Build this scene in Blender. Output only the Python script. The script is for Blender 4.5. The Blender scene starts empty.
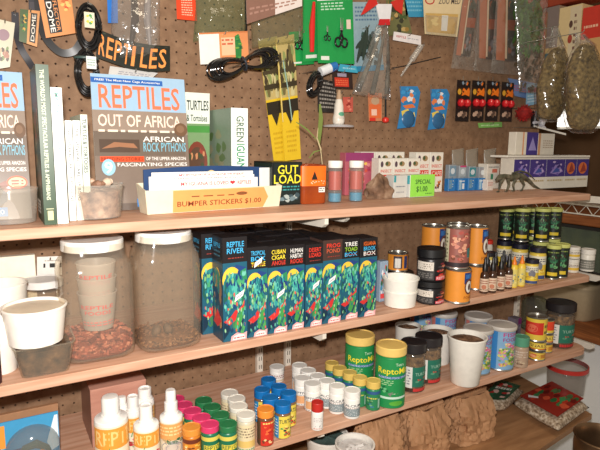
import bpy, math, random
from mathutils import Vector, Matrix
random.seed(7)
S = bpy.context.scene
COL = S.collection
PI = math.pi

# ------------------------------------------------------------------ camera
# World: X along the pegboard wall (to the right), Y into the wall, Z up; the camera is the origin.
F = 538.0
_X = Vector((934, 70, -538)).normalized()
_U = Vector((40, 3600, 538)); _U = (_U - _X * _U.dot(_X)).normalized()
_Y = _U.cross(_X)
CM = Matrix((_X, _Y, _U))                       # rows: camera coords -> world
cam_d = bpy.data.cameras.new('camera'); cam = bpy.data.objects.new('camera', cam_d); COL.objects.link(cam)
cam_d.sensor_width = 36; cam_d.lens = F * 36 / 600; cam_d.clip_start = .01; cam_d.clip_end = 50
cam.matrix_world = CM.to_4x4()
S.camera = cam
# ------------------------------------------------------------------ light and exposure
w = bpy.data.worlds.new('world'); S.world = w; w.use_nodes = True
w.node_tree.nodes['Background'].inputs[0].default_value = (1.0, .83, .62, 1)
w.node_tree.nodes['Background'].inputs[1].default_value = .30
def area(name, loc, target, size, power, col):
    l = bpy.data.lights.new(name, 'AREA'); l.energy = power; l.size = size; l.color = col; l.shape = 'DISK'
    o = bpy.data.objects.new(name, l); COL.objects.link(o); o.location = loc
    o.rotation_euler = (Vector(target) - Vector(loc)).to_track_quat('-Z', 'Y').to_euler()
    return o
area('flash_lamp', (-.01, .0, .075), (.62, 1.25, -.26), .04, 24, (1, .95, .90))
area('shop_ceiling_lamp', (.9, .1, 1.9), (1.0, 1.3, -.4), .9, 11, (1, .84, .62))
vs = S.view_settings
vs.view_transform = 'Standard'; vs.look = 'None'; vs.gamma = 1; vs.exposure = 0.0; vs.use_curve_mapping = False

# ------------------------------------------------------------------ where things stand
def ray(px, py): return CM @ Vector((px - 300, 225 - py, -F))
def aty(px, py, y): d = ray(px, py); return d * (y / d.y)
def atz(px, py, z): d = ray(px, py); return d * (z / d.z)
def atx(px, py, x): d = ray(px, py); return d * (x / d.x)
FWD = CM @ Vector((0, 0, -1))
def mpp(p): return p.dot(FWD) / F               # metres per pixel at a point
YW = 1.36                                       # front of the pegboard
Z1, Z2, Z3, Z4 = -.144, -.413, -.657, -.90      # tops of the shelves
TH = .019

# ------------------------------------------------------------------ materials
def lin(c):
    c = c / 255.0
    return c / 12.92 if c <= .04045 else ((c + .055) / 1.055) ** 2.4
def rgb(c): return (lin(c[0]), lin(c[1]), lin(c[2]), 1)
_m = {}
def mat(c, rough=.5, metal=0.0, spec=.5, var=.06, kind=''):
    key = (tuple(c), rough, metal, spec, var, kind)
    if key in _m: return _m[key]
    m = bpy.data.materials.new('paint_%d_%d_%d%s' % (c[0], c[1], c[2], kind)); m.use_nodes = True
    nt = m.node_tree; b = nt.nodes['Principled BSDF']
    b.inputs['Base Color'].default_value = rgb(c); b.inputs['Roughness'].default_value = rough
    b.inputs['Metallic'].default_value = metal; b.inputs['Specular IOR Level'].default_value = spec
    if var:
        tc = nt.nodes.new('ShaderNodeTexCoord'); n = nt.nodes.new('ShaderNodeTexNoise')
        n.inputs['Scale'].default_value = 60; n.inputs['Detail'].default_value = 4
        mr = nt.nodes.new('ShaderNodeMapRange'); mr.inputs['To Min'].default_value = 1 - var * 2; mr.inputs['To Max'].default_value = 1 + var * 2
        mx = nt.nodes.new('ShaderNodeVectorMath'); mx.operation = 'SCALE'; mx.inputs[0].default_value = rgb(c)[:3]
        nt.links.new(tc.outputs['Object'], n.inputs['Vector']); nt.links.new(n.outputs['Fac'], mr.inputs['Value'])
        nt.links.new(mr.outputs['Result'], mx.inputs['Scale']); nt.links.new(mx.outputs[0], b.inputs['Base Color'])
    _m[key] = m
    return m
def noise_mat(name, stops, scale=20, stretch=(1, 1, 1), rough=.7, bump=.3, detail=6, metal=0, spec=.4, bscale=None):
    m = bpy.data.materials.new(name); m.use_nodes = True
    nt = m.node_tree; b = nt.nodes['Principled BSDF']; b.inputs['Roughness'].default_value = rough; b.inputs['Metallic'].default_value = metal
    b.inputs['Specular IOR Level'].default_value = spec
    tc = nt.nodes.new('ShaderNodeTexCoord'); mp = nt.nodes.new('ShaderNodeMapping'); mp.inputs['Scale'].default_value = stretch
    n = nt.nodes.new('ShaderNodeTexNoise'); n.inputs['Scale'].default_value = scale; n.inputs['Detail'].default_value = detail
    r = nt.nodes.new('ShaderNodeValToRGB')
    els = r.color_ramp.elements
    while len(els) < len(stops): els.new(.5)
    for e, (p, c) in zip(els, stops): e.position = p; e.color = rgb(c)
    nt.links.new(tc.outputs['Object'], mp.inputs[0]); nt.links.new(mp.outputs[0], n.inputs['Vector'])
    nt.links.new(n.outputs['Fac'], r.inputs[0]); nt.links.new(r.outputs[0], b.inputs['Base Color'])
    if bump:
        bp = nt.nodes.new('ShaderNodeBump'); bp.inputs['Strength'].default_value = bump; bp.inputs['Distance'].default_value = .004
        src = n
        if bscale:
            src = nt.nodes.new('ShaderNodeTexNoise'); src.inputs['Scale'].default_value = bscale; src.inputs['Detail'].default_value = 5
            nt.links.new(tc.outputs['Object'], src.inputs['Vector'])
        nt.links.new(src.outputs['Fac'], bp.inputs['Height']); nt.links.new(bp.outputs[0], b.inputs['Normal'])
    return m
def clear_mat(name, tint=(255, 255, 255), milk=.08, milkc=(230, 230, 225), rough=.08, bump=0.0, bscale=30, gloss=1.0, base=.045):
    m = bpy.data.materials.new(name); m.use_nodes = True
    nt = m.node_tree; nt.nodes.clear()
    out = nt.nodes.new('ShaderNodeOutputMaterial'); tr = nt.nodes.new('ShaderNodeBsdfTransparent'); tr.inputs[0].default_value = rgb(tint)
    gl = nt.nodes.new('ShaderNodeBsdfGlossy'); gl.inputs['Roughness'].default_value = rough; gl.inputs[0].default_value = (gloss, gloss, gloss, 1)
    df = nt.nodes.new('ShaderNodeBsdfDiffuse'); df.inputs[0].default_value = rgb(milkc)
    lw = nt.nodes.new('ShaderNodeLayerWeight'); lw.inputs['Blend'].default_value = .5
    pw = nt.nodes.new('ShaderNodeMath'); pw.operation = 'POWER'; pw.inputs[1].default_value = 4; nt.links.new(lw.outputs['Facing'], pw.inputs[0])
    fr = nt.nodes.new('ShaderNodeMath'); fr.operation = 'MULTIPLY_ADD'; fr.inputs[1].default_value = .6; fr.inputs[2].default_value = base; nt.links.new(pw.outputs[0], fr.inputs[0])
    m1 = nt.nodes.new('ShaderNodeMixShader'); m2 = nt.nodes.new('ShaderNodeMixShader'); m2.inputs[0].default_value = milk
    nt.links.new(fr.outputs[0], m1.inputs[0]); nt.links.new(tr.outputs[0], m1.inputs[1]); nt.links.new(gl.outputs[0], m1.inputs[2])
    nt.links.new(m1.outputs[0], m2.inputs[1]); nt.links.new(df.outputs[0], m2.inputs[2]); nt.links.new(m2.outputs[0], out.inputs[0])
    if bump:
        tc = nt.nodes.new('ShaderNodeTexCoord'); n = nt.nodes.new('ShaderNodeTexNoise'); n.inputs['Scale'].default_value = bscale; n.inputs['Detail'].default_value = 3
        bp = nt.nodes.new('ShaderNodeBump'); bp.inputs['Strength'].default_value = bump; bp.inputs['Distance'].default_value = .01
        nt.links.new(tc.outputs['Object'], n.inputs['Vector']); nt.links.new(n.outputs['Fac'], bp.inputs['Height'])
        for q in (gl, df): nt.links.new(bp.outputs[0], q.inputs['Normal'])
    return m
WOOD = noise_mat('shelf_wood', [(.3, (184, 136, 108)), (.5, (204, 158, 130)), (.7, (216, 176, 150))], 5, (1.2, 16, 16), .55, .15)
PLANK = noise_mat('plank_wood', [(.3, (120, 66, 30)), (.7, (172, 104, 56))], 6, (12, 1.2, 12), .6, .15)
PEG = noise_mat('pegboard_hardboard', [(.3, (126, 95, 70)), (.7, (151, 118, 90))], 45, (1, 1, 1), .7, .1)
CLEAR = clear_mat('clear_plastic', milk=.07)
JARP = clear_mat('clear_jar_plastic', tint=(248, 244, 236), milk=.10, milkc=(236, 220, 200), bump=.15, bscale=14)
CELLO = clear_mat('cellophane', milk=.05, rough=.16, bump=.8, bscale=26, base=.14)
FROST = clear_mat('frosted_plastic', tint=(235, 230, 220), milk=.28, milkc=(205, 198, 185), rough=.3)
TANKG = clear_mat('tank_glass', tint=(215, 235, 220), milk=.04)
WHITE = (236, 234, 228)
STEEL = mat((190, 188, 180), .3, .9, var=.03)
BLACKP = (22, 21, 22)

# ------------------------------------------------------------------ mesh building
class MB:
    def __init__(s): s.v = []; s.f = []; s.m = []; s.mats = []; s.sm = []
    def mi(s, m):
        if m not in s.mats: s.mats.append(m)
        return s.mats.index(m)
    def face(s, idx, m, sm=False): s.f.append(tuple(idx)); s.m.append(s.mi(m)); s.sm.append(sm)
    def add(s, p): s.v.append(tuple(p)); return len(s.v) - 1
    def box(s, a, b, m, bev=0.0, T=None):
        x0, y0, z0 = a; x1, y1, z1 = b
        if x0 > x1: x0, x1 = x1, x0
        if y0 > y1: y0, y1 = y1, y0
        if z0 > z1: z0, z1 = z1, z0
        if not bev:
            ps = [(x0, y0, z0), (x1, y0, z0), (x1, y1, z0), (x0, y1, z0), (x0, y0, z1), (x1, y0, z1), (x1, y1, z1), (x0, y1, z1)]
            if T: ps = [T @ Vector(p) for p in ps]
            k = [s.add(p) for p in ps]
            for q in ((3, 2, 1, 0), (4, 5, 6, 7), (0, 1, 5, 4), (1, 2, 6, 5), (2, 3, 7, 6), (3, 0, 4, 7)): s.face([k[i] for i in q], m)
            return
        rings = []
        for z, e in ((z0, bev), (z0 + bev, 0), (z1 - bev, 0), (z1, bev)):
            ring = []
            for cx, cy, sx, sy in ((x0, y0, 1, 1), (x1, y0, -1, 1), (x1, y1, -1, -1), (x0, y1, 1, -1)):
                c = bev
                pts = [(cx + sx * e, cy + sy * (c + e * 0)), (cx + sx * (c), cy + sy * e)]
                pts = [(cx + sx * e, cy + sy * max(c, e)), (cx + sx * max(c, e), cy + sy * e)]
                if (sx, sy) in ((-1, 1), (1, -1)): pts = pts[::-1]
                for p in pts: ring.append(s.add((T @ Vector((p[0], p[1], z))) if T else (p[0], p[1], z)))
            rings.append(ring)
        n = 8
        for a_, b_ in zip(rings, rings[1:]):
            for i in range(n): s.face((a_[i], a_[(i + 1) % n], b_[(i + 1) % n], b_[i]), m)
        s.face(rings[0][::-1], m); s.face(rings[-1], m)
    def lathe(s, prof, m, n=32, c=(0, 0, 0), sq=2.0, rib=0.0, cap0=True, cap1=True, ms=None, T=None):
        rings = []
        for r, z in prof:
            ring = []
            for i in range(n):
                a = 2 * PI * i / n; ca, sa = math.cos(a), math.sin(a)
                k = 1.0 if sq == 2 else 1 / ((abs(ca) ** sq + abs(sa) ** sq) ** (1 / sq))
                rr = r * k - (rib if (i % 2 and rib) else 0)
                p = Vector((c[0] + rr * ca, c[1] + rr * sa, c[2] + z))
                ring.append(s.add(T @ p if T else p))
            rings.append(ring)
        for j, (a_, b_) in enumerate(zip(rings, rings[1:])):
            mm = ms[j] if ms else m
            for i in range(n): s.face((a_[i], a_[(i + 1) % n], b_[(i + 1) % n], b_[i]), mm, True)
        if cap0: s.face(rings[0][::-1], ms[0] if ms else m)
        if cap1: s.face(rings[-1], ms[-1] if ms else m)
    def tube(s, pts, r, m, n=8, closed=False):
        pts = [Vector(p) for p in pts]; rings = []; N = len(pts)
        up = Vector((.13, .27, .95)).normalized()
        for i, p in enumerate(pts):
            t = (pts[(i + 1) % N] - pts[i - 1]) if closed else (pts[min(i + 1, N - 1)] - pts[max(i - 1, 0)])
            if t.length < 1e-9: t = Vector((0, 0, 1))
            t.normalize(); a = t.cross(up)
            if a.length < .05: a = t.cross(Vector((1, 0, 0)))
            a.normalize(); b = t.cross(a)
            rr = r[i] if isinstance(r, (list, tuple)) else r
            rings.append([s.add(p + (a * math.cos(2 * PI * k / n) + b * math.sin(2 * PI * k / n)) * rr) for k in range(n)])
        pr = list(zip(rings, rings[1:] + ([rings[0]] if closed else [])))
        if not closed: pr = list(zip(rings, rings[1:]))
        for a_, b_ in pr:
            for k in range(n): s.face((a_[k], a_[(k + 1) % n], b_[(k + 1) % n], b_[k]), m, True)
        if not closed: s.face(rings[0][::-1], m); s.face(rings[-1], m)
    def plate(s, q, th, m, back=Vector((0, 1, 0))):       # q: 4+ corners (Vectors), thickened along back
        k = [s.add(p) for p in q]; k2 = [s.add(Vector(p) + back * th) for p in q]; n = len(q)
        s.face(k, m); s.face(k2[::-1], m)
        for i in range(n): s.face((k[i], k2[i], k2[(i + 1) % n], k[(i + 1) % n]), m)
    def build(s, name, parent=None, sharp=40):
        me = bpy.data.meshes.new(name); me.from_pydata(s.v, [], s.f)
        for mm in s.mats: me.materials.append(mm)
        me.polygons.foreach_set('material_index', s.m); me.polygons.foreach_set('use_smooth', s.sm)
        if any(s.sm): me.set_sharp_from_angle(angle=math.radians(sharp))
        me.update()
        o = bpy.data.objects.new(name, me); COL.objects.link(o)
        if parent: o.parent = parent
        return o
def tag(o, label, cat, group=None, kind=None):
    o['label'] = label; o['category'] = cat
    if group: o['group'] = group
    if kind: o['kind'] = kind
    return o
def root(name, loc, label, cat, group=None, rz=0.0):
    o = bpy.data.objects.new(name, None); COL.objects.link(o); o.empty_display_size = .02
    o.location = loc; o.rotation_euler = (0, 0, rz)
    return tag(o, label, cat, group)
def dup(r, loc, label, rz=None, sc=None):
    c = r.copy(); COL.objects.link(c); c.location = loc; c['label'] = label
    if rz is not None: c.rotation_euler = (0, 0, rz)
    if sc: c.scale = sc
    for ch in list(r.children):
        k = ch.copy(); COL.objects.link(k); k.parent = c
        for g in list(ch.children):
            q = g.copy(); COL.objects.link(q); q.parent = k
    return c
def struct(mb, name):
    o = mb.build(name); o['kind'] = 'structure'; return o
def face_cam(p, turn=0.0): return -math.atan2(p[0], p[1]) + turn

_t = {}
def text_geo(txt):
    if txt in _t: return _t[txt]
    cu = bpy.data.curves.new('lettering', 'FONT'); cu.body = txt; cu.offset = .012; cu.resolution_u = 2
    o = bpy.data.objects.new('lettering', cu); COL.objects.link(o)
    bpy.context.view_layer.update()
    ev = o.evaluated_get(bpy.context.evaluated_depsgraph_get()); me = ev.to_mesh()
    vs_ = [(v.co.x, v.co.y) for v in me.vertices]; fs = [tuple(p.vertices) for p in me.polygons]
    ev.to_mesh_clear(); bpy.data.objects.remove(o); bpy.data.curves.remove(cu)
    x0 = min(v[0] for v in vs_); x1 = max(v[0] for v in vs_); y0 = min(v[1] for v in vs_); y1 = max(v[1] for v in vs_)
    vs_ = [((a - x0) / (x1 - x0), (b - y0) / max(1e-6, y1 - y0)) for a, b in vs_]
    _t[txt] = (vs_, fs)
    return _t[txt]
# printing: shapes in a unit square, mapped on a surface
def printing(name, parent, mapper, shapes, curved=False, rough=.45, step=.00012, mb=None):
    own = mb is None
    if own: mb = MB()
    rnd = random.Random(len(shapes) * 7 + len(name))
    for i, sh in enumerate(shapes):
        off = .0003 + step * i; k = sh[0]
        col = sh[-1] if k != 'l' else sh[5]
        m = None if k == 'b' else (mat(col, rough, var=.04) if isinstance(col, tuple) else col)
        def A(u, v): return mb.add(mapper(u, v, off))
        def rect(u0, v0, u1, v1):
            n = max(1, int(abs(u1 - u0) * 16)) if curved else 1
            lo = [A(u0 + (u1 - u0) * j / n, v0) for j in range(n + 1)]; hi = [A(u0 + (u1 - u0) * j / n, v1) for j in range(n + 1)]
            for j in range(n): mb.face((lo[j], lo[j + 1], hi[j + 1], hi[j]), m, curved)
        if k == 'r': rect(*sh[1:5])
        elif k == 'e':
            cu, cv, ru, rv = sh[1:5]; c = A(cu, cv); n = 20
            r1 = [A(cu + .5 * ru * math.cos(2 * PI * j / n), cv + .5 * rv * math.sin(2 * PI * j / n)) for j in range(n)]
            r2 = [A(cu + ru * math.cos(2 * PI * j / n), cv + rv * math.sin(2 * PI * j / n)) for j in range(n)]
            for j in range(n):
                mb.face((c, r1[j], r1[(j + 1) % n]), m, curved); mb.face((r1[j], r2[j], r2[(j + 1) % n], r1[(j + 1) % n]), m, curved)
        elif k == 'p':
            pts = sh[1]; mb.face([A(*p) for p in pts], m)
        elif k == 't':
            vs_, fs = text_geo(sh[1]); u0, v0, u1, v1 = sh[2:6]
            ids = [A(u0 + (u1 - u0) * a, v0 + (v1 - v0) * b) for a, b in vs_]
            for f in fs: mb.face([ids[q] for q in f], m)
        elif k == 'l':
            u0, v0, u1, v1 = sh[1:5]; n = sh[6]
            for j in range(n):
                a = v1 - (v1 - v0) * (j + .25) / n; b = a - (v1 - v0) / n * .45; u = u0
                while u < u1 - .02:
                    wd = rnd.uniform(.04, .12); rect(u, b, min(u + wd, u1), a); u += wd + .03
        elif k == 'b':                     # blotches of several colours scattered in a rectangle
            u0, v0, u1, v1 = sh[1:5]; cols, n, sz = sh[5]
            mm = [mat(c_, rough, var=.04) for c_ in cols]
            for j in range(n):
                cu, cv = rnd.uniform(u0 + sz, u1 - sz), rnd.uniform(v0 + sz * .6, v1 - sz * .6); q = rnd.randint(6, 8); ph = rnd.random() * 6
                o2 = off + rnd.random() * step
                ids = [mb.add(mapper(cu + sz * rnd.uniform(.5, 1) * math.cos(ph + 2 * PI * t / q), cv + .6 * sz * rnd.uniform(.5, 1) * math.sin(ph + 2 * PI * t / q), o2)) for t in range(q)]
                mb.face(ids, mm[j % len(mm)])
    return mb.build(name, parent) if own else None
def on_cyl(r, z0, z1, arc=150, r1=None, turn=0):
    r1 = r if r1 is None else r1; A = math.radians(arc)
    def f(u, v, off):
        a = (u - .5) * A + math.radians(turn); rr = r + (r1 - r) * v + off
        return (rr * math.sin(a), -rr * math.cos(a), z0 + (z1 - z0) * v)
    return f
def on_front(x0, x1, y, z0, z1): return lambda u, v, off: (x0 + (x1 - x0) * u, y - off, z0 + (z1 - z0) * v)
def on_left(x, y0, y1, z0, z1): return lambda u, v, off: (x - off, y0 + (y1 - y0) * u, z0 + (z1 - z0) * v)
def on_top(x0, x1, y0, y1, z): return lambda u, v, off: (x0 + (x1 - x0) * u, y0 + (y1 - y0) * v, z + off)
def on_quad(bl, br, tr, tl):
    bl, br, tr, tl = [Vector(q) for q in (bl, br, tr, tl)]; n = (br - bl).cross(tl - bl).normalized()
    def f(u, v, off):
        return (bl * (1 - u) + br * u) * (1 - v) + (tl * (1 - u) + tr * u) * v + n * off
    return f

# ================================================================== THE SETTING
def pegboard(x0, x1, z0, z1, px, pz, p=.0254, r=.0026, th=.005):
    mb = MB(); i0 = math.floor((x0 - px) / p); i1 = math.ceil((x1 - px) / p); j0 = math.floor((z0 - pz) / p); j1 = math.ceil((z1 - pz) / p)
    g = {}
    def gv(i, j):
        if (i, j) not in g: g[(i, j)] = mb.add((px + (i - .5) * p, YW, pz + (j - .5) * p))
        return g[(i, j)]
    for i in range(i0, i1):
        for j in range(j0, j1):
            cx, cz = px + i * p, pz + j * p
            o = [mb.add((cx + r * math.cos(PI / 4 * k + PI / 8), YW, cz + r * math.sin(PI / 4 * k + PI / 8))) for k in range(8)]
            b = [mb.add((cx + r * math.cos(PI / 4 * k + PI / 8), YW + th, cz + r * math.sin(PI / 4 * k + PI / 8))) for k in range(8)]
            c = [gv(i + 1, j + 1), gv(i, j + 1), gv(i, j), gv(i + 1, j)]          # NE NW SW SE
            # octagon vertices: 0,1 near E-NE .. ; corner fans
            quad = [(0, c[0]), (2, c[1]), (4, c[2]), (6, c[3])]
            for q, (s_, cc) in enumerate(quad):
                mb.face((cc, o[(s_ + 1) % 8], o[s_]), PEG)
                nc = quad[(q + 1) % 4][1]
                mb.face((cc, nc, o[(s_ + 2) % 8], o[(s_ + 1) % 8]), PEG)
            for k in range(8): mb.face((o[k], o[(k + 1) % 8], b[(k + 1) % 8], b[k]), PEG)
    mb.box((x0 - .02, YW + .03, z0), (x1, YW + .06, z1), mat((80, 56, 42), .9))
    mb.box((x1 - .001, YW + .0003, z0), (x1 + .012, YW + .06, z1), PEG)
    return struct(mb, 'wall_back')
_h = aty(4, 246, YW)
pegboard(-.22, 1.845, -1.12, .5, _h.x, _h.z)
mb = MB(); mb.box((-1.5, -1, -1.62), (3.4, 3.2, -1.60), noise_mat('floor_concrete', [(.3, (110, 98, 86)), (.7, (138, 124, 110))], 8)); struct(mb, 'floor')
WWALL = noise_mat('white_wall_paint', [(.3, (236, 238, 238)), (.7, (244, 245, 244))], 5, rough=.6, bump=.1)
mb = MB(); mb.box((2.16, .45, -1.6), (2.22, 2.6, -.80), WWALL); mb.box((2.145, .45, -1.6), (2.16, 2.6, -1.52), mat((170, 164, 152), .6)); struct(mb, 'wall_right')
BROWN = noise_mat('dark_brown_wall', [(.3, (84, 60, 38)), (.7, (122, 90, 60))], 3, rough=.8)
mb = MB(); mb.box((1.85, 2.62, -1.6), (3.4, 2.68, 1.1), BROWN); struct(mb, 'wall_far')
mb = MB(); mb.box((3.0, .4, -1.6), (3.06, 2.62, 1.1), BROWN); struct(mb, 'wall_side')

# ---- shelves
def board(name, x0, x1, y0, y1, zt, label, rc=.02, m=WOOD, th=TH):
    mb = MB(); pts = []
    for (cx, cy, a0) in ((x1 - rc, y0 + rc, -90), (x1 - .004, y1 - .004, 0), (x0 + .004, y1 - .004, 90), (x0 + .004, y0 + .004, 180)):
        r = rc if a0 == -90 else .004
        for k in range(5): a = math.radians(a0 + 22.5 * k); pts.append((cx + r * math.cos(a), cy + r * math.sin(a)))
    e = .0015; n = len(pts); rings = []
    gx, gy = (x0 + x1) / 2, (y0 + y1) / 2
    def ins(p, d): return (p[0] - d * (1 if p[0] > gx else -1), p[1] - d * (1 if p[1] > gy else -1))
    for z, d in ((-th, e), (-th + e, 0), (-e, 0), (0, e)): rings.append([mb.add((*ins(p, d), z)) for p in pts])
    for a, b in zip(rings, rings[1:]):
        for i in range(n): mb.face((a[i], a[(i + 1) % n], b[(i + 1) % n], b[i]), m)
    mb.face(rings[0][::-1], m); mb.face(rings[-1], m)
    o = mb.build(name); o.location = (0, 0, zt); return tag(o, label, 'shelf', 'wooden shelf boards')
board('shelf_board', -.5, 1.655, 1.0, YW - .016, Z1, 'top wooden shelf board, holding the books and the bumper sticker tray')
board('shelf_board', -.5, 1.69, 1.0, YW - .016, Z2, 'middle wooden shelf board, holding the big jars and the tall jungle boxes')
board('shelf_board', -.5, 1.70, .99, YW - .016, Z3, 'third wooden shelf board down, crowded with lidded bottles', .045)
# lowest board, set at a slight angle
mb = MB()
P1 = atz(592, 414, Z4); P2 = atz(538, 450, Z4); d = (P2 - P1).normalized()
q = [P1, P1 + d * 1.5, Vector((P1.x + d.x * 1.5, YW - .016, Z4)), Vector((P1.x + .05, YW - .016, Z4))]
k = [mb.add(p) for p in q]; k2 = [mb.add(p - Vector((0, 0, .018))) for p in q]
LOWW = noise_mat('worn_plywood', [(.3, (140, 100, 66)), (.7, (176, 132, 92))], 5, (1.5, 9, 9), .6, .1)
mb.face(k[::-1], LOWW); mb.face(k2, LOWW)
for i in range(4): mb.face((k[i], k[(i + 1) % 4], k2[(i + 1) % 4], k2[i]), LOWW)
tag(mb.build('plywood_shelf'), 'lowest plywood shelf at bottom right, under the red-topped bags and paper bags', 'shelf')

PAINT = mat((226, 218, 204), .4)
stds = [(.655, 'left of the two close white slotted uprights on the pegboard'), (.749, 'right of the two close white slotted uprights on the pegboard'), (1.79, 'single white slotted upright near the right end of the pegboard')]
for x, lab in stds:
    mb = MB(); mb.box((-.009, -.0155, -.93), (.009, -.0003, 0), PAINT, .001)
    dk = mat((70, 60, 50), .8)
    for i in range(36):
        z = -.02 - i * .0254
        mb.box((-.0045, -.0160, z - .006), (-.0025, -.0154, z + .006), dk); mb.box((.0025, -.0160, z - .006), (.0045, -.0154, z + .006), dk)
    o = mb.build('shelf_standard'); o.location = (x, YW, Z1 - TH - .003); tag(o, lab, 'shelf upright', 'white slotted shelf uprights')
names = {0: 'top', 1: 'middle', 2: 'third'}
for i, (x, lab) in enumerate(stds):
    for j, z in enumerate((Z1, Z2, Z3)):
        tip = 1.005 if i == 0 else (1.055 if i == 1 else 1.03)
        y1 = YW - .016
        mb = MB(); t = .005
        prof = [(y1, -.0005), (tip, -.0005), (tip, -.014), (tip + .012, -.022), (y1 - .10, -.030), (y1, -.055)]
        a = [mb.add((-t, y, zz)) for y, zz in prof]; b = [mb.add((t, y, zz)) for y, zz in prof]
        mb.face(a, PAINT); mb.face(b[::-1], PAINT)
        for q_ in range(len(prof)): mb.face((a[q_], b[q_], b[(q_ + 1) % len(prof)], a[(q_ + 1) % len(prof)]), PAINT)
        o = mb.build('shelf_bracket'); o.location = (x, 0, z - TH)
        tag(o, 'white bracket under the %s shelf on the %s upright' % (names[j], ['first', 'second', 'far right'][i]), 'bracket', 'white shelf brackets')

# ---- the rack beyond the right end of the shelves
zpl = atx(580, 332, 2.14).z + .012
mb = MB(); mb.box((2.10, .5, zpl - .028), (2.75, 2.55, zpl), PLANK, .003)
tag(mb.build('counter_plank'), 'lower brown wooden plank at the right edge, on top of the white wall', 'shelf')
z2 = atx(580, 215, 2.14).z
mb = MB(); mb.box((2.12, .5, z2 - .040), (2.7, 2.55, z2), PLANK, .003)
for y in (.55, 2.45): mb.box((2.5, y, zpl + .0005), (2.54, y + .04, z2 - .039), PLANK)
tag(mb.build('rack_plank'), 'upper brown wooden plank at the right edge, under the white wire shelf', 'shelf')
r = root('wire_shelf', (2.13, .5, z2 + .001), 'white wire rack shelf with zigzag edge, right of the green-topped cans', 'shelf')
mb = MB(); L = 2.0; WP = mat((225, 222, 210), .35)
for z in (.004, .042):
    mb.tube([(0, 0, z), (0, L, z)], .003, WP); mb.tube([(.4, 0, z), (.4, L, z)], .003, WP)
n = 64; mb.tube([(0, L * i / n, .004 if i % 2 else .042) for i in range(n + 1)], .0022, WP, 6)
mb.build('wire_edge', r)
mb = MB()
for i in range(60): mb.tube([(0, L * (i + .5) / 60, .044), (.4, L * (i + .5) / 60, .044)], .0018, WP, 5)
mb.build('wire_deck', r)
# crate, bin, tank
cr = root('plastic_crate', (2.20, 1.30, zpl + .001), 'beige plastic crate under the glass tank at the right edge', 'crate')
BEI = mat((176, 158, 128), .5); mb = MB()
mb.lathe([(.13, 0), (.135, .01), (.150, .158), (.150, .160), (.147, .160), (.132, .006)], BEI, 48, (.16, .17, 0), 7, cap1=True)
mb.build('body', cr)
mb = MB(); mb.lathe([(.152, .15), (.157, .15), (.157, .166), (.152, .170)], BEI, 48, (.16, .17, 0), 7); mb.build('lid', cr)
o = None
mb = MB(); DK = mat((40, 36, 34), .5)
mb.lathe([(.11, 0), (.125, .21), (.13, .213), (.13, .225), (.12, .225)], DK, 40, (0, 0, 0), 6); o = mb.build('dark_bin'); o.location = (2.29, 1.105, zpl + .001)
tag(o, 'dark plastic bin beside the beige crate at the right edge', 'bin')
tk = root('glass_tank', (2.19, 1.12, zpl + .2305), 'glass tank with mottled green backing above the beige crate', 'tank')
H = z2 - .042 - (zpl + .2305) - .01
MOT = noise_mat('mottled_backing', [(.3, (44, 44, 36)), (.5, (96, 84, 58)), (.7, (140, 110, 74))], 12, rough=.6)
sx, sy = .28, .55
mb = MB()
for a, b in (((0, 0, .01), (.004, sy, H - .01)), ((0, 0, .01), (sx, .004, H - .01)), ((0, sy - .004, .01), (sx, sy, H - .01))): mb.box(a, b, TANKG)
mb.build('glass', tk)
mb = MB(); mb.box((.02, .01, .012), (sx, sy - .01, H - .012), MOT); mb.build('backing', tk)
mb = MB()
for z in (0, H - .014):
    mb.box((-.003, -.003, z), (.006, sy + .003, z + .014), DK); mb.box((sx - .006, -.003, z), (sx, sy + .003, z + .014), DK)
    mb.box((.006, -.003, z), (sx - .006, .006, z + .014), DK); mb.box((.006, sy - .006, z), (sx - .006, sy + .003, z + .014), DK)
mb.build('frame', tk)

# ================================================================== BUILDERS
def spot(xc, w, yt, z, yb=None, Y=None, h=None):
    """where a round thing stands: (x, y, radius, height)"""
    if yb is not None:
        p = atz(xc, yb, z); r = w / 2 * mpp(p); d = Vector((p.x, p.y, 0)).normalized(); p = p + d * r
        r = w / 2 * mpp(p); t = aty(xc, yt, p.y); return p.x, p.y, r, t.z - z
    if Y is not None:
        t = aty(xc, yt, Y); return t.x, Y, w / 2 * mpp(t), t.z - z
    t = atz(xc, yt, z + h); return t.x, t.y, w / 2 * mpp(t), h
def jar(name, xyrh, z, label, cat, body, lid, deco=(), lidh=.2, ribs=True, group=None, lidr=1.04, arc=170, bodymat=None, v0=.04, v1=None, turn=0, neck=True, fill=None):
    x, y, r, h = xyrh
    o = root(name, (x, y, z + .0008), label, cat, group, face_cam((x, y)))
    bm = bodymat or mat(body, .35); hb = h * (1 - lidh)
    mb = MB(); br = r / lidr if lidr > 1 else r
    mb.lathe([(br * .90, 0), (br * .98, h * .012), (br, h * .035), (br, hb - h * .07), (br * .96, hb - h * .03), (br * .86, hb - h * .008), (br * .86, hb)], bm, 32)
    mb.build('body', o)
    if fill:
        mb = MB(); mb.lathe([(br * .93, h * .02), (br * .94, hb * .9)], fill, 24); mb.build('contents', o)
    lm = mat(lid, .4); mb = MB(); lr = r if lidr > 1 else r * lidr
    z0 = hb + h * .003
    mb.lathe([(lr * .97, z0), (lr, z0 + h * .01)], lm, 56)
    mb.lathe([(lr, z0 + h * .01), (lr, h * .985)], lm, 56, rib=(r * .03 if ribs else 0), cap0=False, cap1=False)
    mb.lathe([(lr, h * .985), (lr * .95, h), (lr * .88, h), (lr * .86, h - h * .012)], lm, 56, cap0=False)
    mb.build('lid', o)
    if deco:
        printing('label', o, on_cyl(br + .0002, hb * v0, hb * (v1 or .90), arc, turn=turn), deco, True)
    return o
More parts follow.
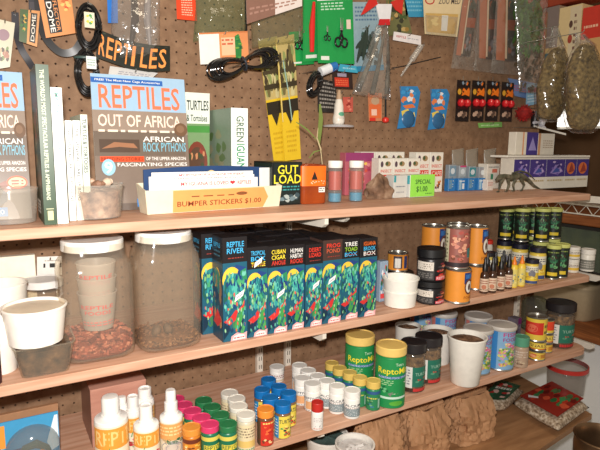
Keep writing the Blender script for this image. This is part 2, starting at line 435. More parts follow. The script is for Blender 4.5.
def can(name, xyrh, z, label, cat, body, deco=(), group=None, rim=None, arc=170, lid=None, lidcol=None, turn=0):
    x, y, r, h = xyrh; o = root(name, (x, y, z + .0008), label, cat, group, face_cam((x, y)))
    rm = rim or STEEL; mb = MB(); e = min(.003, r * .1)
    mb.lathe([(r * .93, 0), (r, e * .3), (r, e), (r - e * .5, e * 1.6), (r - e * .5, h - e * 1.6), (r, h - e), (r, h - e * .2), (r - e * .5, h), (r - e * 1.1, h - e * .2), (r - e * 1.2, h - e * 1.3)], rm, 40,
             ms=[rm, rm, rm, body, rm, rm, rm, rm, rm]); mb.build('body', o)
    if lid:
        mb = MB(); mb.lathe([(r * 1.01, h - lid), (r * 1.03, h - lid * .8), (r * 1.03, h + .0006), (r * .96, h + .002), (r * .93, h + .0006)], mat(lidcol, .45), 40); mb.build('lid', o)
    if deco: printing('label', o, on_cyl(r - e * .4, e * 2, h - (lid + .001 if lid else e * 2), arc, turn=turn), deco, True)
    return o
def tub(name, xyrh, z, label, cat, m, group=None, taper=.82, rimw=.06, fill=None, fillh=.85, wall=.0015, n=40, sq=2.0, deco=None, yo=0, solidlid=None):
    """open tapering tub with a rolled rim"""
    x, y, r, h = xyrh; o = root(name, (x, y, z + .0008), label, cat, group, face_cam((x, y)) if sq == 2 else 0)
    mb = MB(); b = r * taper; lip = max(.002, r * rimw)
    if m.name.startswith('paint'):
        mb.lathe([(b * .94, 0), (b, h * .02), (r - lip * .6, h - lip), (r, h - lip), (r, h - lip * .2), (r - lip * .3, h), (r - lip * .9, h - lip * .2), (b - wall, h * .03)], m, n, sq=sq, cap1=True)
    else:                      # thin clear plastic: one wall
        mb.lathe([(b * .94, 0), (b, h * .02), (r - lip * .6, h - lip), (r, h - lip), (r, h - lip * .2), (r - lip * .3, h), (r - lip * .9, h - lip * .3)], m, n, sq=sq, cap1=False)
    mb.build('body', o)
    if fill is not None:
        zf = h * fillh; rf = b + (r - lip - b) * fillh - wall - .0012
        mb = MB(); rnd = random.Random(int(x * 1e4)); N = 28; rings = [[mb.add((0, 0, zf + .004))]]
        for k_ in range(1, 6):
            rr = rf * k_ / 5; ring = []
            for i in range(N):
                a = 2 * PI * i / N; ca, sa = math.cos(a), math.sin(a); kk = 1.0 if sq == 2 else 1 / ((abs(ca) ** sq + abs(sa) ** sq) ** (1 / sq))
                ring.append(mb.add((rr * kk * ca, rr * kk * sa, zf + rnd.uniform(-.003, .004) * (k_ < 5))))
            rings.append(ring)
        for i in range(N): mb.face((rings[0][0], rings[1][i], rings[1][(i + 1) % N]), fill, True)
        for a_, b_ in zip(rings[1:], rings[2:]):
            for i in range(N): mb.face((a_[i], b_[i], b_[(i + 1) % N], a_[(i + 1) % N]), fill, True)
        rb = b - wall - .0012; low = []
        for i in range(N):
            a = 2 * PI * i / N; ca, sa = math.cos(a), math.sin(a); kk = 1.0 if sq == 2 else 1 / ((abs(ca) ** sq + abs(sa) ** sq) ** (1 / sq))
            low.append(mb.add((rb * kk * ca, rb * kk * sa, h * .04)))
        last = rings[-1]
        for i in range(N): mb.face((low[i], low[(i + 1) % N], last[(i + 1) % N], last[i]), fill, True)
        mb.face(low[::-1], fill); mb.build('contents', o)
    if solidlid:
        mb = MB(); mb.lathe([(r * 1.01, h - lip), (r * 1.04, h - lip * .6), (r * 1.04, h + .0015), (r * .98, h + .003), (r * .9, h + .003), (r * .87, h + .001)], solidlid, n, sq=sq); mb.build('lid', o)
    if deco: printing('label', o, on_cyl(b + .0012, h * .06, h * .82, 150, r1=b + (r - lip * .6 - b) * .82 + .0012), deco, True)
    return o
def carton(name, p, w, d, h, label, cat, col, front=(), left=(), top=(), group=None, rz=0.0, bev=.0008, m=None, rough=.4):
    """p: front left bottom corner"""
    o = root(name, (p[0], p[1], p[2] + .0008), label, cat, group, rz); m = m or mat(col, rough)
    mb = MB(); mb.box((0, 0, 0), (w, d, h), m, bev); mb.build('box', o)
    mb = MB()
    if front: printing('', o, on_front(0, w, 0, 0, h), front, mb=mb, rough=rough)
    if left: printing('', o, on_left(0, d, 0, 0, h), left, mb=mb, rough=rough)
    if top: printing('', o, on_top(0, w, 0, d, h), top, mb=mb, rough=rough)
    if mb.v: mb.build('printed_cover', o)
    return o
def card(name, q, label, cat, col, shapes=(), th=.0012, group=None, hook=True, m=None, rough=.35, part='card', hookat=.5):
    """flat thing on the wall; q: bottom left, bottom right, top right, top left, as (px, py, Y)"""
    P = [aty(a, b, y) for a, b, y in q]; base = (P[2] + P[3]) / 2; L = [p - base for p in P]
    o = root(name, base, label, cat, group); mb = MB(); mb.plate(L, th, m or mat(col, rough)); mb.build(part, o)
    if shapes: printing('printing', o, on_quad(*L), shapes, rough=rough)
    if hook: peg(o, L[3] * (1 - hookat) + L[2] * hookat + Vector((0, .0, -.006)), base)
    return o
def peg(o, at, base, out=.015):
    mb = MB(); y1 = YW - base.y
    a = Vector(at); mb.tube([(0, -out, .006), (0, -out + .004, 0), (0, y1 - a.y - .0002, 0)], .0014, STEEL, 6)
    h = mb.build('peg_hook'); h.location = Vector(base) + a
    s_ = o['label'].replace(',', '').split()
    return tag(h, 'metal hook holding the ' + ' '.join(s_[:12]), 'hook', 'metal hooks on the pegboard')
def pouch(name, q, th, label, cat, m, group=None, part='bag', nx=14, ny=18, crinkle=.003, seed=1, hook=True, flat_top=True, extra=None, hookat=.5):
    P = [aty(a, b, y) for a, b, y in q]; base = (P[2] + P[3]) / 2; L = [p - base for p in P]
    o = root(name, base, label, cat, group); mb = MB(); rnd = random.Random(seed)
    sheet(mb, L, th, m, nx, ny, crinkle, rnd, flat_top); mb.build(part, o, sharp=180)
    if hook: peg(o, L[3] * (1 - hookat) + L[2] * hookat + Vector((0, 0, -.006)), base)
    if extra: extra(o, L)
    return o
def sheet(mb, L, th, m, nx, ny, crinkle, rnd, flat_top=True, T=None, back=.5):
    bl, br, tr, tl = L; F_, B_ = [], []
    for j in range(ny + 1):
        v = j / ny; f = []; b = []
        for i in range(nx + 1):
            u = i / nx; p = (bl * (1 - u) + br * u) * (1 - v) + (tl * (1 - u) + tr * u) * v
            pv = math.sin(PI * min(1, max(0, v))) ** .5 if not flat_top else (math.sin(PI * (v ** .6)) ** .6 if 0 < v < 1 else 0)
            e = (math.sin(PI * u) ** .5 if 0 < u < 1 else 0) * pv
            edge = i in (0, nx) or j in (0, ny)
            c = 0 if edge else crinkle
            w_ = Vector((rnd.uniform(-1, 1), 0, rnd.uniform(-1, 1))) * c * .6
            f.append(mb.add(p + w_ + Vector((0, -th * e - rnd.uniform(-1, 1) * c * min(1, e * 2), 0))))
            b.append(mb.add(p + Vector((0, th * e * back + .0006, 0))))
        F_.append(f); B_.append(b)
    for j in range(ny):
        for i in range(nx):
            mb.face((F_[j][i], F_[j][i + 1], F_[j + 1][i + 1], F_[j + 1][i]), m, True)
            mb.face((B_[j][i + 1], B_[j][i], B_[j + 1][i], B_[j + 1][i + 1]), m, True)
    per = [(0, i) for i in range(nx)] + [(j, nx) for j in range(ny)] + [(ny, i) for i in range(nx, 0, -1)] + [(j, 0) for j in range(ny, 0, -1)]
    for a, b in zip(per, per[1:] + per[:1]):
        mb.face((F_[a[0]][a[1]], B_[a[0]][a[1]], B_[b[0]][b[1]], F_[b[0]][b[1]]), m, True)

# ================================================================== TOP SHELF
# --- magazines leaning against the board
def magazine(q, label, shapes, group, th=.004):
    P = q; base = (P[0] + P[1]) / 2; L = [p - base for p in P]
    o = root('magazine', base, label, 'magazine', group); n = (L[1] - L[0]).cross(L[3] - L[0]).normalized()
    mb = MB(); mb.plate(L, th, mat((228, 222, 210), .6), back=-n); mb.build('pages', o)
    printing('cover', o, on_quad(*L), shapes, rough=.32); return o
OR = (240, 122, 86); TAUPE = (126, 110, 98); TAUPE2 = (150, 132, 118)
repcover = [('r', 0, 0, 1, 1, TAUPE), ('r', 0, .72, 1, 1, (158, 190, 216)), ('r', 0, .935, .75, .975, (48, 100, 176)), ('t', 'FREE! The Most New Cage Accessories', .04, .945, .72, .965, (240, 240, 235)),
    ('r', 0, .56, 1, .735, TAUPE2), ('t', 'REPTILES', .07, .75, .93, .925, OR), ('r', 0, .40, .96, .58, (110, 96, 84)), ('t', 'OUT OF AFRICA', .05, .615, .93, .705, (247, 222, 204)),
    ('l', .05, .565, .85, .600, (240, 225, 205), 1),
    ('t', 'AFRICAN', .50, .505, .95, .545, (240, 236, 230)), ('t', 'ROCK PYTHONS', .50, .43, .97, .50, (126, 186, 206)), ('r', .05, .425, .46, .52, (84, 66, 54)), ('p', [(.07, .45), (.2, .50), (.4, .49), (.44, .455), (.25, .465)], (158, 110, 80)),
    ('r', .05, .355, .50, .395, (232, 84, 40)), ('t', 'BREEDING STORIES', .06, .362, .49, .388, (120, 40, 20)), ('t', 'OF THE UPPER AMAZON', .52, .365, .96, .39, (240, 236, 230)), ('e', .13, .315, .07, .06, (150, 196, 220)), ('t', '9', .09, .27, .17, .355, (245, 245, 240)), ('t', 'FASCINATING SPECIES', .22, .32, .97, .347, (240, 236, 230)),
    ('p', [(.50, .13), (.62, .20), (.72, .22), (.70, .12), (.58, .08)], (50, 54, 60)), ('p', [(.58, .23), (.7, .26), (.8, .2), (.7, .18)], (140, 90, 74)), ('e', .84, .245, .13, .045, (236, 96, 50)), ('e', .84, .245, .11, .035, (240, 190, 150)), ('l', .77, .225, .92, .265, (190, 50, 30), 2),
    ('r', .0, .0, .7, .05, (90, 76, 66)), ('r', .40, .02, .70, .08, (50, 130, 200)), ('t', 'GECKO', .43, .035, .66, .065, (240, 240, 240)), ('e', .92, .60, .075, .052, (112, 84, 62)), ('e', .915, .605, .045, .03, (134, 104, 80))]
Yt, Yb = 1.20, 1.145
def lean(xl, xr, yt0, yt1, xbl, xbr, Yb, Yt):
    tl, tr = aty(xl, yt0, Yt), aty(xr, yt1, Yt); b0 = aty(xbl, 215, Yb); b1 = aty(xbr, 205, Yb)
    b0.z = b1.z = Z1 + .001
    dlt = ((b1 - b0) + (tr - tl)) / 2; dlt.z = 0; dlt.y = 0
    return [b0, b0 + dlt, tl + dlt, tl]
magazine(lean(90, 184, 73, 77, 98, 192, 1.175, 1.235), 'reptiles magazine with blue top and out of Africa headline, behind the cream tray', repcover, 'magazines on the top shelf')
magazine(lean(-62, 23, 67, 69, -52, 30, 1.125, 1.18), 'reptiles magazine cut off by the left edge, behind the clear tub', repcover, 'magazines on the top shelf')
tort = [('r', 0, 0, 1, 1, (118, 150, 104)), ('r', 0, .72, 1, 1, (226, 232, 222)), ('r', 0, .64, 1, .70, (70, 140, 62)), ('t', '& Tortoises', .1, .74, .9, .80, (30, 60, 40)), ('t', 'TURTLES', .1, .84, .95, .93, (30, 50, 40)), ('e', .5, .36, .42, .2, (120, 56, 40)), ('e', .5, .38, .3, .13, (86, 60, 44)), ('b', .15, .22, .85, .52, ([(150, 60, 44), (60, 70, 44), (190, 130, 90)], 22, .07)), ('r', .6, .12, .85, .2, (225, 235, 245))]
magazine(lean(184, 203, 92, 93, 184, 216, 1.245, 1.28), 'green and white tortoises book, right of the out of Africa magazine', tort, 'magazines on the top shelf', .008)
# --- books standing spine out
def book(xl, xr, yt, yb, Y, depth, h, col, label, spine, lean=0, cover=()):
    a = aty(xl, yb, Y); b = aty(xr, yb, Y); top = aty(xl, yt, Y).z if h is None else Z1 + h
    hh = top - Z1; w_ = b.x - a.x
    o = root('book', (a.x, Y, Z1 + .0008), label, 'book', 'books standing on the top shelf'); mb = MB()
    cv = mat(col, .35); pg = mat((232, 226, 210), .8, kind='pages')
    mb.box((0, 0, 0), (w_, .0015, hh), cv); mb.box((0, .0015, 0), (.002, depth, hh), cv); mb.box((w_ - .002, .0015, 0), (w_, depth, hh), cv); mb.build('binding', o)
    mb = MB(); mb.box((.0022, .0017, .002), (w_ - .0022, depth - .003, hh - .002), pg); mb.build('pages', o)
    mb = MB(); T = lambda u, v, off: (w_ * u, -off, hh * v)
    printing('', o, T, [s for s in spine if s[0] != 'v'], mb=mb)
    for s in spine:                 # text running down the spine
        if s[0] == 'v':
            _, txt, u0, v0, u1, v1, c = s
            printing('', o, lambda u, v, off: (w_ * (u0 + (u1 - u0) * v), -off - .0006, hh * (v1 - (v1 - v0) * u)), [('t', txt, 0, 0, 1, 1, c)], mb=mb)
    if mb.v: mb.build('spine_lettering', o)
    if cover: printing('cover_picture', o, on_left(0, depth, 0, 0, hh), cover)
    return o
GREEN = (44, 70, 42)
book(44.5, 57, 65, 221, 1.022, .12, None, GREEN, 'thick dark green hardback about spectacular reptiles and amphibians', [('v', "THE WORLD'S MOST SPECTACULAR REPTILES & AMPHIBIANS", .28, .16, .62, .97, (214, 220, 190)), ('r', .3, .03, .75, .09, (214, 206, 150)), ('r', .2, .10, .8, .105, (200, 200, 160))],
     cover=[('r', .0, 0, 1, 1, (60, 74, 58)), ('r', .02, .03, .98, .97, (52, 66, 46)), ('b', .05, .3, .95, .8, ([(120, 110, 60), (60, 80, 50), (140, 70, 50)], 26, .1)), ('r', .1, .05, .6, .14, (225, 225, 220)), ('l', .15, .06, .55, .13, (60, 60, 60), 3)])
book(57.6, 68.5, 88, 220, 1.026, .15, None, (236, 236, 226), 'white paperback with teal spine lettering, right of the green hardback', [('v', 'MASTERPIECES OF REPTILES', .3, .45, .7, .96, (70, 150, 140))])
book(69.5, 76.0, 121, 211, 1.055, .14, None, (240, 240, 232), 'thin white booklet with black spine text, left of its twin', [('v', 'THE GENERAL CARE OF PYTHONS', .25, .2, .75, .93, (50, 54, 60))])
book(77.0, 84.0, 121, 211, 1.058, .14, None, (238, 240, 234), 'thin white booklet with black spine text, right of its twin', [('v', 'THE GENERAL CARE OF BOAS', .25, .2, .75, .93, (40, 44, 50))])
book(84.8, 91.5, 115, 211, 1.066, .14, None, (206, 214, 200), 'pale green paperback with bold dark lettering beside the out of Africa magazine', [('v', 'TURTLES & TORTOISES', .2, .45, .8, .96, (30, 46, 40))])
book(231.5, 248, 108, 172, 1.158, .19, None, (240, 242, 236), 'white book with green iguana title on its spine', [('v', 'GREEN', .3, .66, .75, .92, (80, 110, 90)), ('v', 'IGUANA', .3, .32, .8, .64, (30, 140, 90))], cover=[('r', 0, 0, 1, 1, (130, 150, 130)), ('b', .1, .2, .9, .8, ([(90, 120, 70), (150, 150, 120)], 14, .12))])
# --- clear tubs
CTUB = clear_mat('clear_tub_plastic', tint=(240, 238, 232), milk=.24, milkc=(222, 214, 204), rough=.15)
FT = noise_mat('dark_bits', [(.35, (60, 40, 26)), (.6, (120, 84, 56)), (.75, (176, 140, 100))], 90, bump=.8, rough=.8)
def clear_tub(xl, xr, yt, yb, label, fill, fh, taper=.86, sq=2.0, milk=None):
    milk = milk or CTUB; s = spot((xl + xr) / 2, xr - xl, yt, Z1, yb=yb)
    return tub('clear_tub', s, Z1, label, 'tub', milk, 'clear tubs on the top shelf', taper, .05, fill, fh, sq=sq)
clear_tub(-16, 38, 188, 226, 'clear plastic tub cut off by the left edge, in front of the magazine', None, 0)
clear_tub(68, 124, 184, 221, 'clear plastic tub full of brown shells, in front of the booklets', noise_mat('shell_bits', [(.35, (96, 66, 50)), (.55, (176, 140, 116)), (.7, (214, 190, 166))], 60, bump=.8, rough=.6), .8)
rnd = random.Random(4)
sx_, sy_, sr_, sh_ = spot(96, 56, 184, Z1, yb=221)
SHM = [mat((186, 150, 124), .4), mat((140, 104, 84), .4), mat((214, 190, 168), .4)]
for i, (dx, dy, dz, a) in enumerate([(-.020, -.012, .002, .2), (.004, -.02, .004, 1.1), (.024, .0, .006, 2.3), (-.006, .016, .007, .6)]):
    mb = MB(); L_ = rnd.uniform(.026, .034)
    mb.lathe([(L_ * .05, -L_ * .5), (L_ * .22, -L_ * .3), (L_ * .30, 0), (L_ * .16, L_ * .25), (L_ * .2, L_ * .32), (L_ * .03, L_ * .5)], SHM[i % 3], 16, T=Matrix.Rotation(a, 4, 'Z') @ Matrix.Rotation(1.45, 4, 'X'))
    o = mb.build('shell'); o.location = (sx_ + dx, sy_ + dy, Z1 + sh_ * .8 + .010 + dz)
    tag(o, ['brown sea shell at the left of the heap in the clear tub', 'sea shell nearest the camera on the heap in the clear tub', 'sea shell at the right of the heap in the clear tub', 'sea shell at the back of the heap in the clear tub'][i], 'shell', 'sea shells on top of the shell tub')
# --- bumper sticker tray
CREAM = (226, 216, 190)
a = atz(147.5, 215.2, Z1); b = atz(273, 205.5, Z1)
tw = (b - a).length; ty = a.y
o = root('sticker_tray', (a.x, a.y, Z1 + .0008), 'cream open tray with orange bumper stickers label on its front', 'tray', rz=math.atan2(b.y - a.y, b.x - a.x) * .5)
hF = aty(146, 191, a.y).z - Z1; D_ = .046; mb = MB(); cm = mat(CREAM, .4)
def trough(mb, w_, d_, hf, hb, flare, t, m):
    o_ = [(0, 0), (w_, 0), (w_, d_), (0, d_)]; T_ = [(-flare, -flare, hf), (w_ + flare, -flare, hf), (w_ + flare, d_ + flare, hb), (-flare, d_ + flare, hb)]
    k0 = [mb.add((x, y, 0)) for x, y in o_]; k1 = [mb.add(p) for p in T_]
    cx, cy = w_ / 2, d_ / 2
    def inn(p, z): return (p[0] + (t if p[0] < cx else -t), p[1] + (t if p[1] < cy else -t), z)
    k2 = [mb.add(inn(p, p[2])) for p in T_]; k3 = [mb.add(inn(p, t)) for p in o_]
    mb.face(k0[::-1], m); mb.face(k3, m)
    for A_, B_ in ((k0, k1), (k1, k2), (k2, k3)):
        for i in range(4): mb.face((A_[i], A_[(i + 1) % 4], B_[(i + 1) % 4], B_[i]), m)
trough(mb, tw, D_, hF, hF + .012, .005, .0025, cm)
mb.build('tray', o)
fr_ = lambda u, v, off: (tw * u, -.005 * v - off, hF * v)
printing('price_label', o, fr_, [('p', [(.17, .02), (.86, .02), (.90, .5), (.86, .96), (.17, .96)], (238, 160, 92)), ('t', 'BUMPER STICKERS $1.00', .20, .22, .84, .48, (120, 60, 30)), ('l', .30, .62, .62, .72, (120, 66, 34), 1), ('e', .68, .72, .045, .08, (130, 80, 44))], rough=.5)
rzt = o.rotation_euler.z; Rt = Matrix.Rotation(rzt, 3, 'Z')
def intray(x, y, z): return Vector(o.location) + Rt @ Vector((x, y, z))
def standing(name, x0, x1, y, z0, z1, th, col, label, cat, shapes=(), arch=0, group=None):
    p = intray(x0, y, z0); r_ = root(name, p, label, cat, group, rzt); mb = MB(); w_ = x1 - x0; h_ = z1 - z0
    n = 12; pts = [Vector((0, 0, 0)), Vector((w_, 0, 0))] + [Vector((w_ * (1 - i / n), 0, h_ - arch + arch * math.sin(PI * i / n))) for i in range(n + 1)]
    mb.plate(pts, th, mat(col, .5)); mb.build('sheet', r_)
    if shapes: printing('printing', r_, on_front(0, w_, 0, 0, h_), shapes)
    return r_
standing('backing_panel', .006, tw - .004, D_ - .012, .003, hF + .046, .004, (30, 62, 108), 'dark blue panel standing in the cream sticker tray', 'panel', [('e', .5, .80, .035, .10, (220, 190, 130)), ('e', .5, .80, .02, .05, (120, 90, 50))], .006)
for i, (x0, x1, y, dz, sh) in enumerate([(.020, tw - .055, .026, .022, [('t', 'MY PYTHON IS A HONOR STUDENT', .25, .86, .9, .95, (214, 70, 80))]), (.012, tw - .055, .020, .014, [('t', 'WARNING DO NOT FEED THE SNAKE', .2, .86, .9, .94, (60, 60, 66))]), (.016, tw - .05, .013, .008, [('t', 'MY IGUANA IS LOVED', .25, .78, .7, .90, (214, 60, 70)), ('p', [(.74, .78), (.77, .86), (.75, .91), (.74, .88), (.73, .91), (.71, .86)], (214, 50, 60)), ('t', 'REPTILES', .79, .78, .93, .90, (214, 60, 70))])]):
    standing('bumper_sticker', x0, x1, y, .003, hF + dz + .012, .001, (244, 240, 232), ['rearmost white bumper sticker standing in the cream tray, in front of the blue panel', 'middle white bumper sticker standing in the cream tray', 'front white bumper sticker with pink lettering in the cream tray'][i], 'sticker', sh, group='bumper stickers in the tray')
# white end divider
standing('divider_card', tw - .035, tw - .006, .030, .003, hF + .040, .0015, (236, 232, 222), 'small white card at the right end of the cream tray', 'card')
# --- gut load box
ya = 1.13; a = atz(272, 206, Z1); x1 = aty(302, 190, a.y).x
GB = (18, 24, 24)
carton('food_box', (a.x, a.y, Z1), x1 - a.x, .10, aty(272, 162.5, a.y).z - Z1, 'black gut load box with yellow lettering, front one beside the amber jar', 'box', GB,
    [('r', .06, .03, .94, .97, (26, 36, 34)), ('t', 'GUT', .18, .72, .86, .93, (236, 226, 60)), ('t', 'LOAD', .06, .50, .96, .71, (236, 226, 60)), ('l', .1, .32, .9, .46, (60, 150, 150), 2), ('b', .05, .04, .95, .30, ([(110, 130, 136), (60, 80, 86), (170, 180, 176)], 12, .12))],
    [('r', .05, .03, .95, .97, (22, 44, 40)), ('b', .1, .1, .9, .5, ([(60, 90, 90), (40, 60, 60)], 8, .12)), ('l', .15, .6, .85, .85, (50, 110, 90), 2)], group='gut load boxes')
for i, (px, Yq) in enumerate([(262, 1.20), (250, 1.26)]):
    p = aty(px, 200, Yq)
    carton('food_box', (p.x, Yq, Z1), .040, .05, .082 - i * .004, ['black gut load box right behind the front one', 'rearmost black gut load box, behind the right end of the tray'][i], 'box', GB, [('r', .08, .05, .92, .95, (30, 56, 54)), ('l', .1, .6, .9, .9, (70, 120, 110), 3), ('b', .1, .1, .9, .5, ([(60, 90, 90), (40, 60, 60)], 8, .12))], group='gut load boxes')
# --- amber jar (square) with plant
a = atz(303.5, 205, Z1); w_ = 28 * mpp(a) * 1.03
AMB = noise_mat('amber_gel', [(.3, (122, 44, 16)), (.7, (166, 74, 28))], 12, rough=.15, bump=.0, spec=.7)
o = root('amber_jar', (a.x + w_ / 2, a.y + w_ / 2, Z1 + .0008), 'amber square plastic jar with orange label, holding a plant shoot', 'jar', rz=-.12)
hA = aty(316, 165, a.y).z - Z1
mb = MB(); mb.lathe([(w_ * .46, 0), (w_ * .49, .003), (w_ * .49, hA * .97), (w_ * .46, hA), (w_ * .40, hA), (w_ * .40, hA * .9)], AMB, 40, sq=8); mb.build('body', o)
mb = MB(); mb.lathe([(w_ * .497, hA * .46), (w_ * .497, hA * .965)], mat((244, 112, 28), .4), 40, sq=8, cap0=False, cap1=False); mb.build('orange_band', o)
printing('label', o, on_front(-w_ / 2, w_ / 2, -w_ * .5, 0, hA), [('p', [(.38, .62), (.62, .62), (.5, .84)], (40, 30, 24)), ('b', .3, .5, .95, .62, ([(240, 200, 170), (250, 220, 190)], 10, .03)), ('r', .66, .30, .90, .43, (232, 228, 220)), ('l', .68, .32, .88, .42, (90, 90, 90), 2)])
# plant shoot
p0 = Vector((a.x + w_ * .4, a.y + w_ * .55, Z1 + hA * .3)); o = root('plant_shoot', p0 + Vector((0, 0, 0)), 'thin green plant shoot rising out of the amber jar', 'plant')
LG = mat((112, 128, 62), .5); mb = MB(); tops = [Vector(aty(*q, a.y + w_ * .55)) - p0 for q in [(322, 165), (321, 150), (317, 138), (318, 128)]]
mb.tube([(0, 0, 0)] + tops, [.002, .0024, .0022, .0016, .0008], mat((190, 170, 130), .6)); mb.build('stem', o)
def leaf(mb, pts, wd, m):
    pts = [Vector(p) for p in pts]; L_, R_ = [], []; n = len(pts)
    for i, p in enumerate(pts):
        t = (pts[min(i + 1, n - 1)] - pts[max(i - 1, 0)]).normalized(); s_ = t.cross(Vector((0, -1, 0))).normalized(); k_ = wd * math.sin(PI * (i + .35) / (n - .3)) ** .8
        L_.append(mb.add(p + s_ * k_)); R_.append(mb.add(p - s_ * k_))
        L_.append(mb.add(p + s_ * k_ + Vector((0, .0008, 0)))); R_.append(mb.add(p - s_ * k_ + Vector((0, .0008, 0))))
    for i in range(n - 1):
        mb.face((L_[2 * i], R_[2 * i], R_[2 * i + 2], L_[2 * i + 2]), m, True); mb.face((R_[2 * i + 1], L_[2 * i + 1], L_[2 * i + 3], R_[2 * i + 3]), m, True)
q = a.y + w_ * .55
for pts, wd in (([(319, 145), (320, 130), (321, 118), (320, 104)], .0065), ([(317, 140), (308, 130), (301, 125), (296, 122)], .002), ([(321, 150), (314, 152), (309, 158)], .0018)):
    mb = MB(); leaf(mb, [Vector(aty(x, y, q)) - p0 for x, y in pts], wd, LG); mb.build('leaf', o)
# --- two vials
def vial(xc, w_, yt, yb, label):
    x, y, r, h = spot(xc, w_, yt, Z1, yb=yb); o = root('treatment_bottle', (x, y, Z1 + .0008), label, 'bottle', 'clear treatment bottles on the top shelf', face_cam((x, y)))
    mb = MB(); mb.lathe([(r * .9, 0), (r, .002), (r, h * .80), (r * .9, h * .82), (r * .9, h * .85)], clear_mat_cached(), 28); mb.build('body', o)
    mb = MB(); mb.lathe([(r * .86, .002), (r * .90, h * .05), (r * .90, h * .22)], mat((40, 150, 190), .3), 24); mb.build('blue_contents', o)
    mb = MB(); mb.lathe([(r * .93, h * .30), (r * .93, h * .74)], mat((190, 62, 36), .4), 24, cap0=False, cap1=False); mb.build('paper_insert', o)
    mb = MB(); mb.lathe([(r * 1.0, h * .83), (r * 1.04, h * .84), (r * 1.04, h * .98), (r * .98, h), (r * .4, h)], mat((238, 236, 230), .35), 40, rib=r * .02); mb.build('cap', o)
    return o
_c = []
def clear_mat_cached():
    if not _c: _c.append(clear_mat('vial_plastic', tint=(246, 240, 238), milk=.12, rough=.1))
    return _c[0]
vial(334.5, 14, 161, 203, 'clear bottle with white cap and blue base, next to the amber jar')
vial(355.5, 14, 161, 202, 'clear bottle with white cap and blue base, next to the brown rock')
# --- pink package behind
a = aty(345, 190, 1.27)
carton('pink_package', (a.x, 1.27, Z1), .100, .03, aty(350, 153, 1.27).z - Z1, 'pink and red package behind the two clear bottles', 'package', (186, 96, 110), [('r', 0, .8, 1, 1, (150, 60, 110)), ('b', .05, .1, .95, .8, ([(204, 84, 70), (230, 190, 90), (170, 60, 90), (220, 140, 140)], 26, .09))])
# --- rock
def rock(name, c, sx, sy, sz, m, label, cat='rock', seed=3, nth=26, nph=14, amp=.22):
    rnd = random.Random(seed); mb = MB(); from mathutils import noise
    rings = []
    for j in range(nph + 1):
        v = j / nph; ring = []
        for i in range(nth):
            a = 2 * PI * i / nth; rr = math.cos(v * PI / 2) ** .75
            d = 1 + amp * noise.noise(Vector((math.cos(a) * 2 + seed, math.sin(a) * 2, v * 3))) * 2 + .06 * noise.noise(Vector((math.cos(a) * 7, math.sin(a) * 7 + seed, v * 9)))
            ring.append(mb.add((rr * math.cos(a) * sx * d, rr * math.sin(a) * sy * d, v * sz * (1 + .12 * noise.noise(Vector((a * 2, v * 4, seed)))))))
        rings.append(ring)
    for a_, b_ in zip(rings, rings[1:]):
        for i in range(nth): mb.face((a_[i], a_[(i + 1) % nth], b_[(i + 1) % nth], b_[i]), m, True)
    mb.face(rings[0][::-1], m); o = mb.build(name, sharp=28); o.location = c; return tag(o, label, cat)
ROCK = noise_mat('brown_rock', [(.3, (74, 52, 38)), (.5, (128, 98, 76)), (.7, (168, 140, 116))], 30, bump=1.0, rough=.7)
a = atz(380, 198.5, Z1); wr = 34 * mpp(a)
rock('rock', (a.x, a.y + .004, Z1 + .0008), wr * .50, .026, aty(380, 174, a.y + .0).z - Z1, ROCK, 'brown rough rock standing on the front of the top shelf')
# --- white calcium cartons
def wcarton(px, Yq, w_, label, hh, o1=None):
    p = aty(px, 190, Yq)
    if o1: return dup(o1, (p.x, Yq, Z1 + .0008), label)
    return carton('white_carton', (p.x, Yq, Z1), w_, .035, hh, label, 'carton', (222, 218, 206),
        [('r', .05, .03, .95, .97, (232, 226, 214)), ('r', .08, .40, .92, .56, (214, 60, 40)), ('t', 'INSECT', .12, .62, .9, .70, (214, 56, 36)), ('t', 'CAFE', .14, .42, .88, .53, (240, 226, 214)), ('e', .62, .85, .2, .07, (160, 130, 90)), ('e', .55, .86, .09, .05, (70, 90, 60)), ('e', .2, .84, .1, .08, (90, 70, 80)), ('b', .4, .05, .92, .34, ([(60, 50, 44), (200, 120, 50), (110, 60, 50), (230, 230, 220)], 12, .09)), ('l', .08, .08, .36, .34, (130, 130, 130), 4)], group='white cartons with red print')
hC = aty(430, 152.5, 1.245).z - Z1
Yc = 1.245
c0 = wcarton(429, Yc, 15.6 * mpp(aty(437, 170, Yc)) * 1.12, 'rightmost white carton with red print, beside the blue packets', hC)
wc = c0.children[0].dimensions.x if False else 15.6 * mpp(aty(437, 170, Yc)) * 1.12
xr0 = c0.location.x
dup(c0, (xr0 - wc * 1.03, Yc, Z1 + .0008), 'tall white carton with red print, second from the blue packets')
xs = [xr0 - wc * 2.06, xr0 - wc * 3.02, xr0 - wc * 3.98]
for i, x in enumerate(xs): dup(c0, (x, Yc - .022, Z1 + .0008), ['lower white carton with red print above the lime price card', 'lower white carton with red print above the grey end of the price box', 'lower white carton with red print just behind the rock peak'][i], sc=(.95, 1, .86))
x = xr0 - wc * 4.94
for i in range(3):
    dup(c0, (xr0 - wc * (2.2 + i * 1.02), Yc + .045, Z1 + .0008), ['white carton in the back row, nearest the blue packets', 'white carton in the middle of the back row', 'white carton at the rock end of the back row'][i])
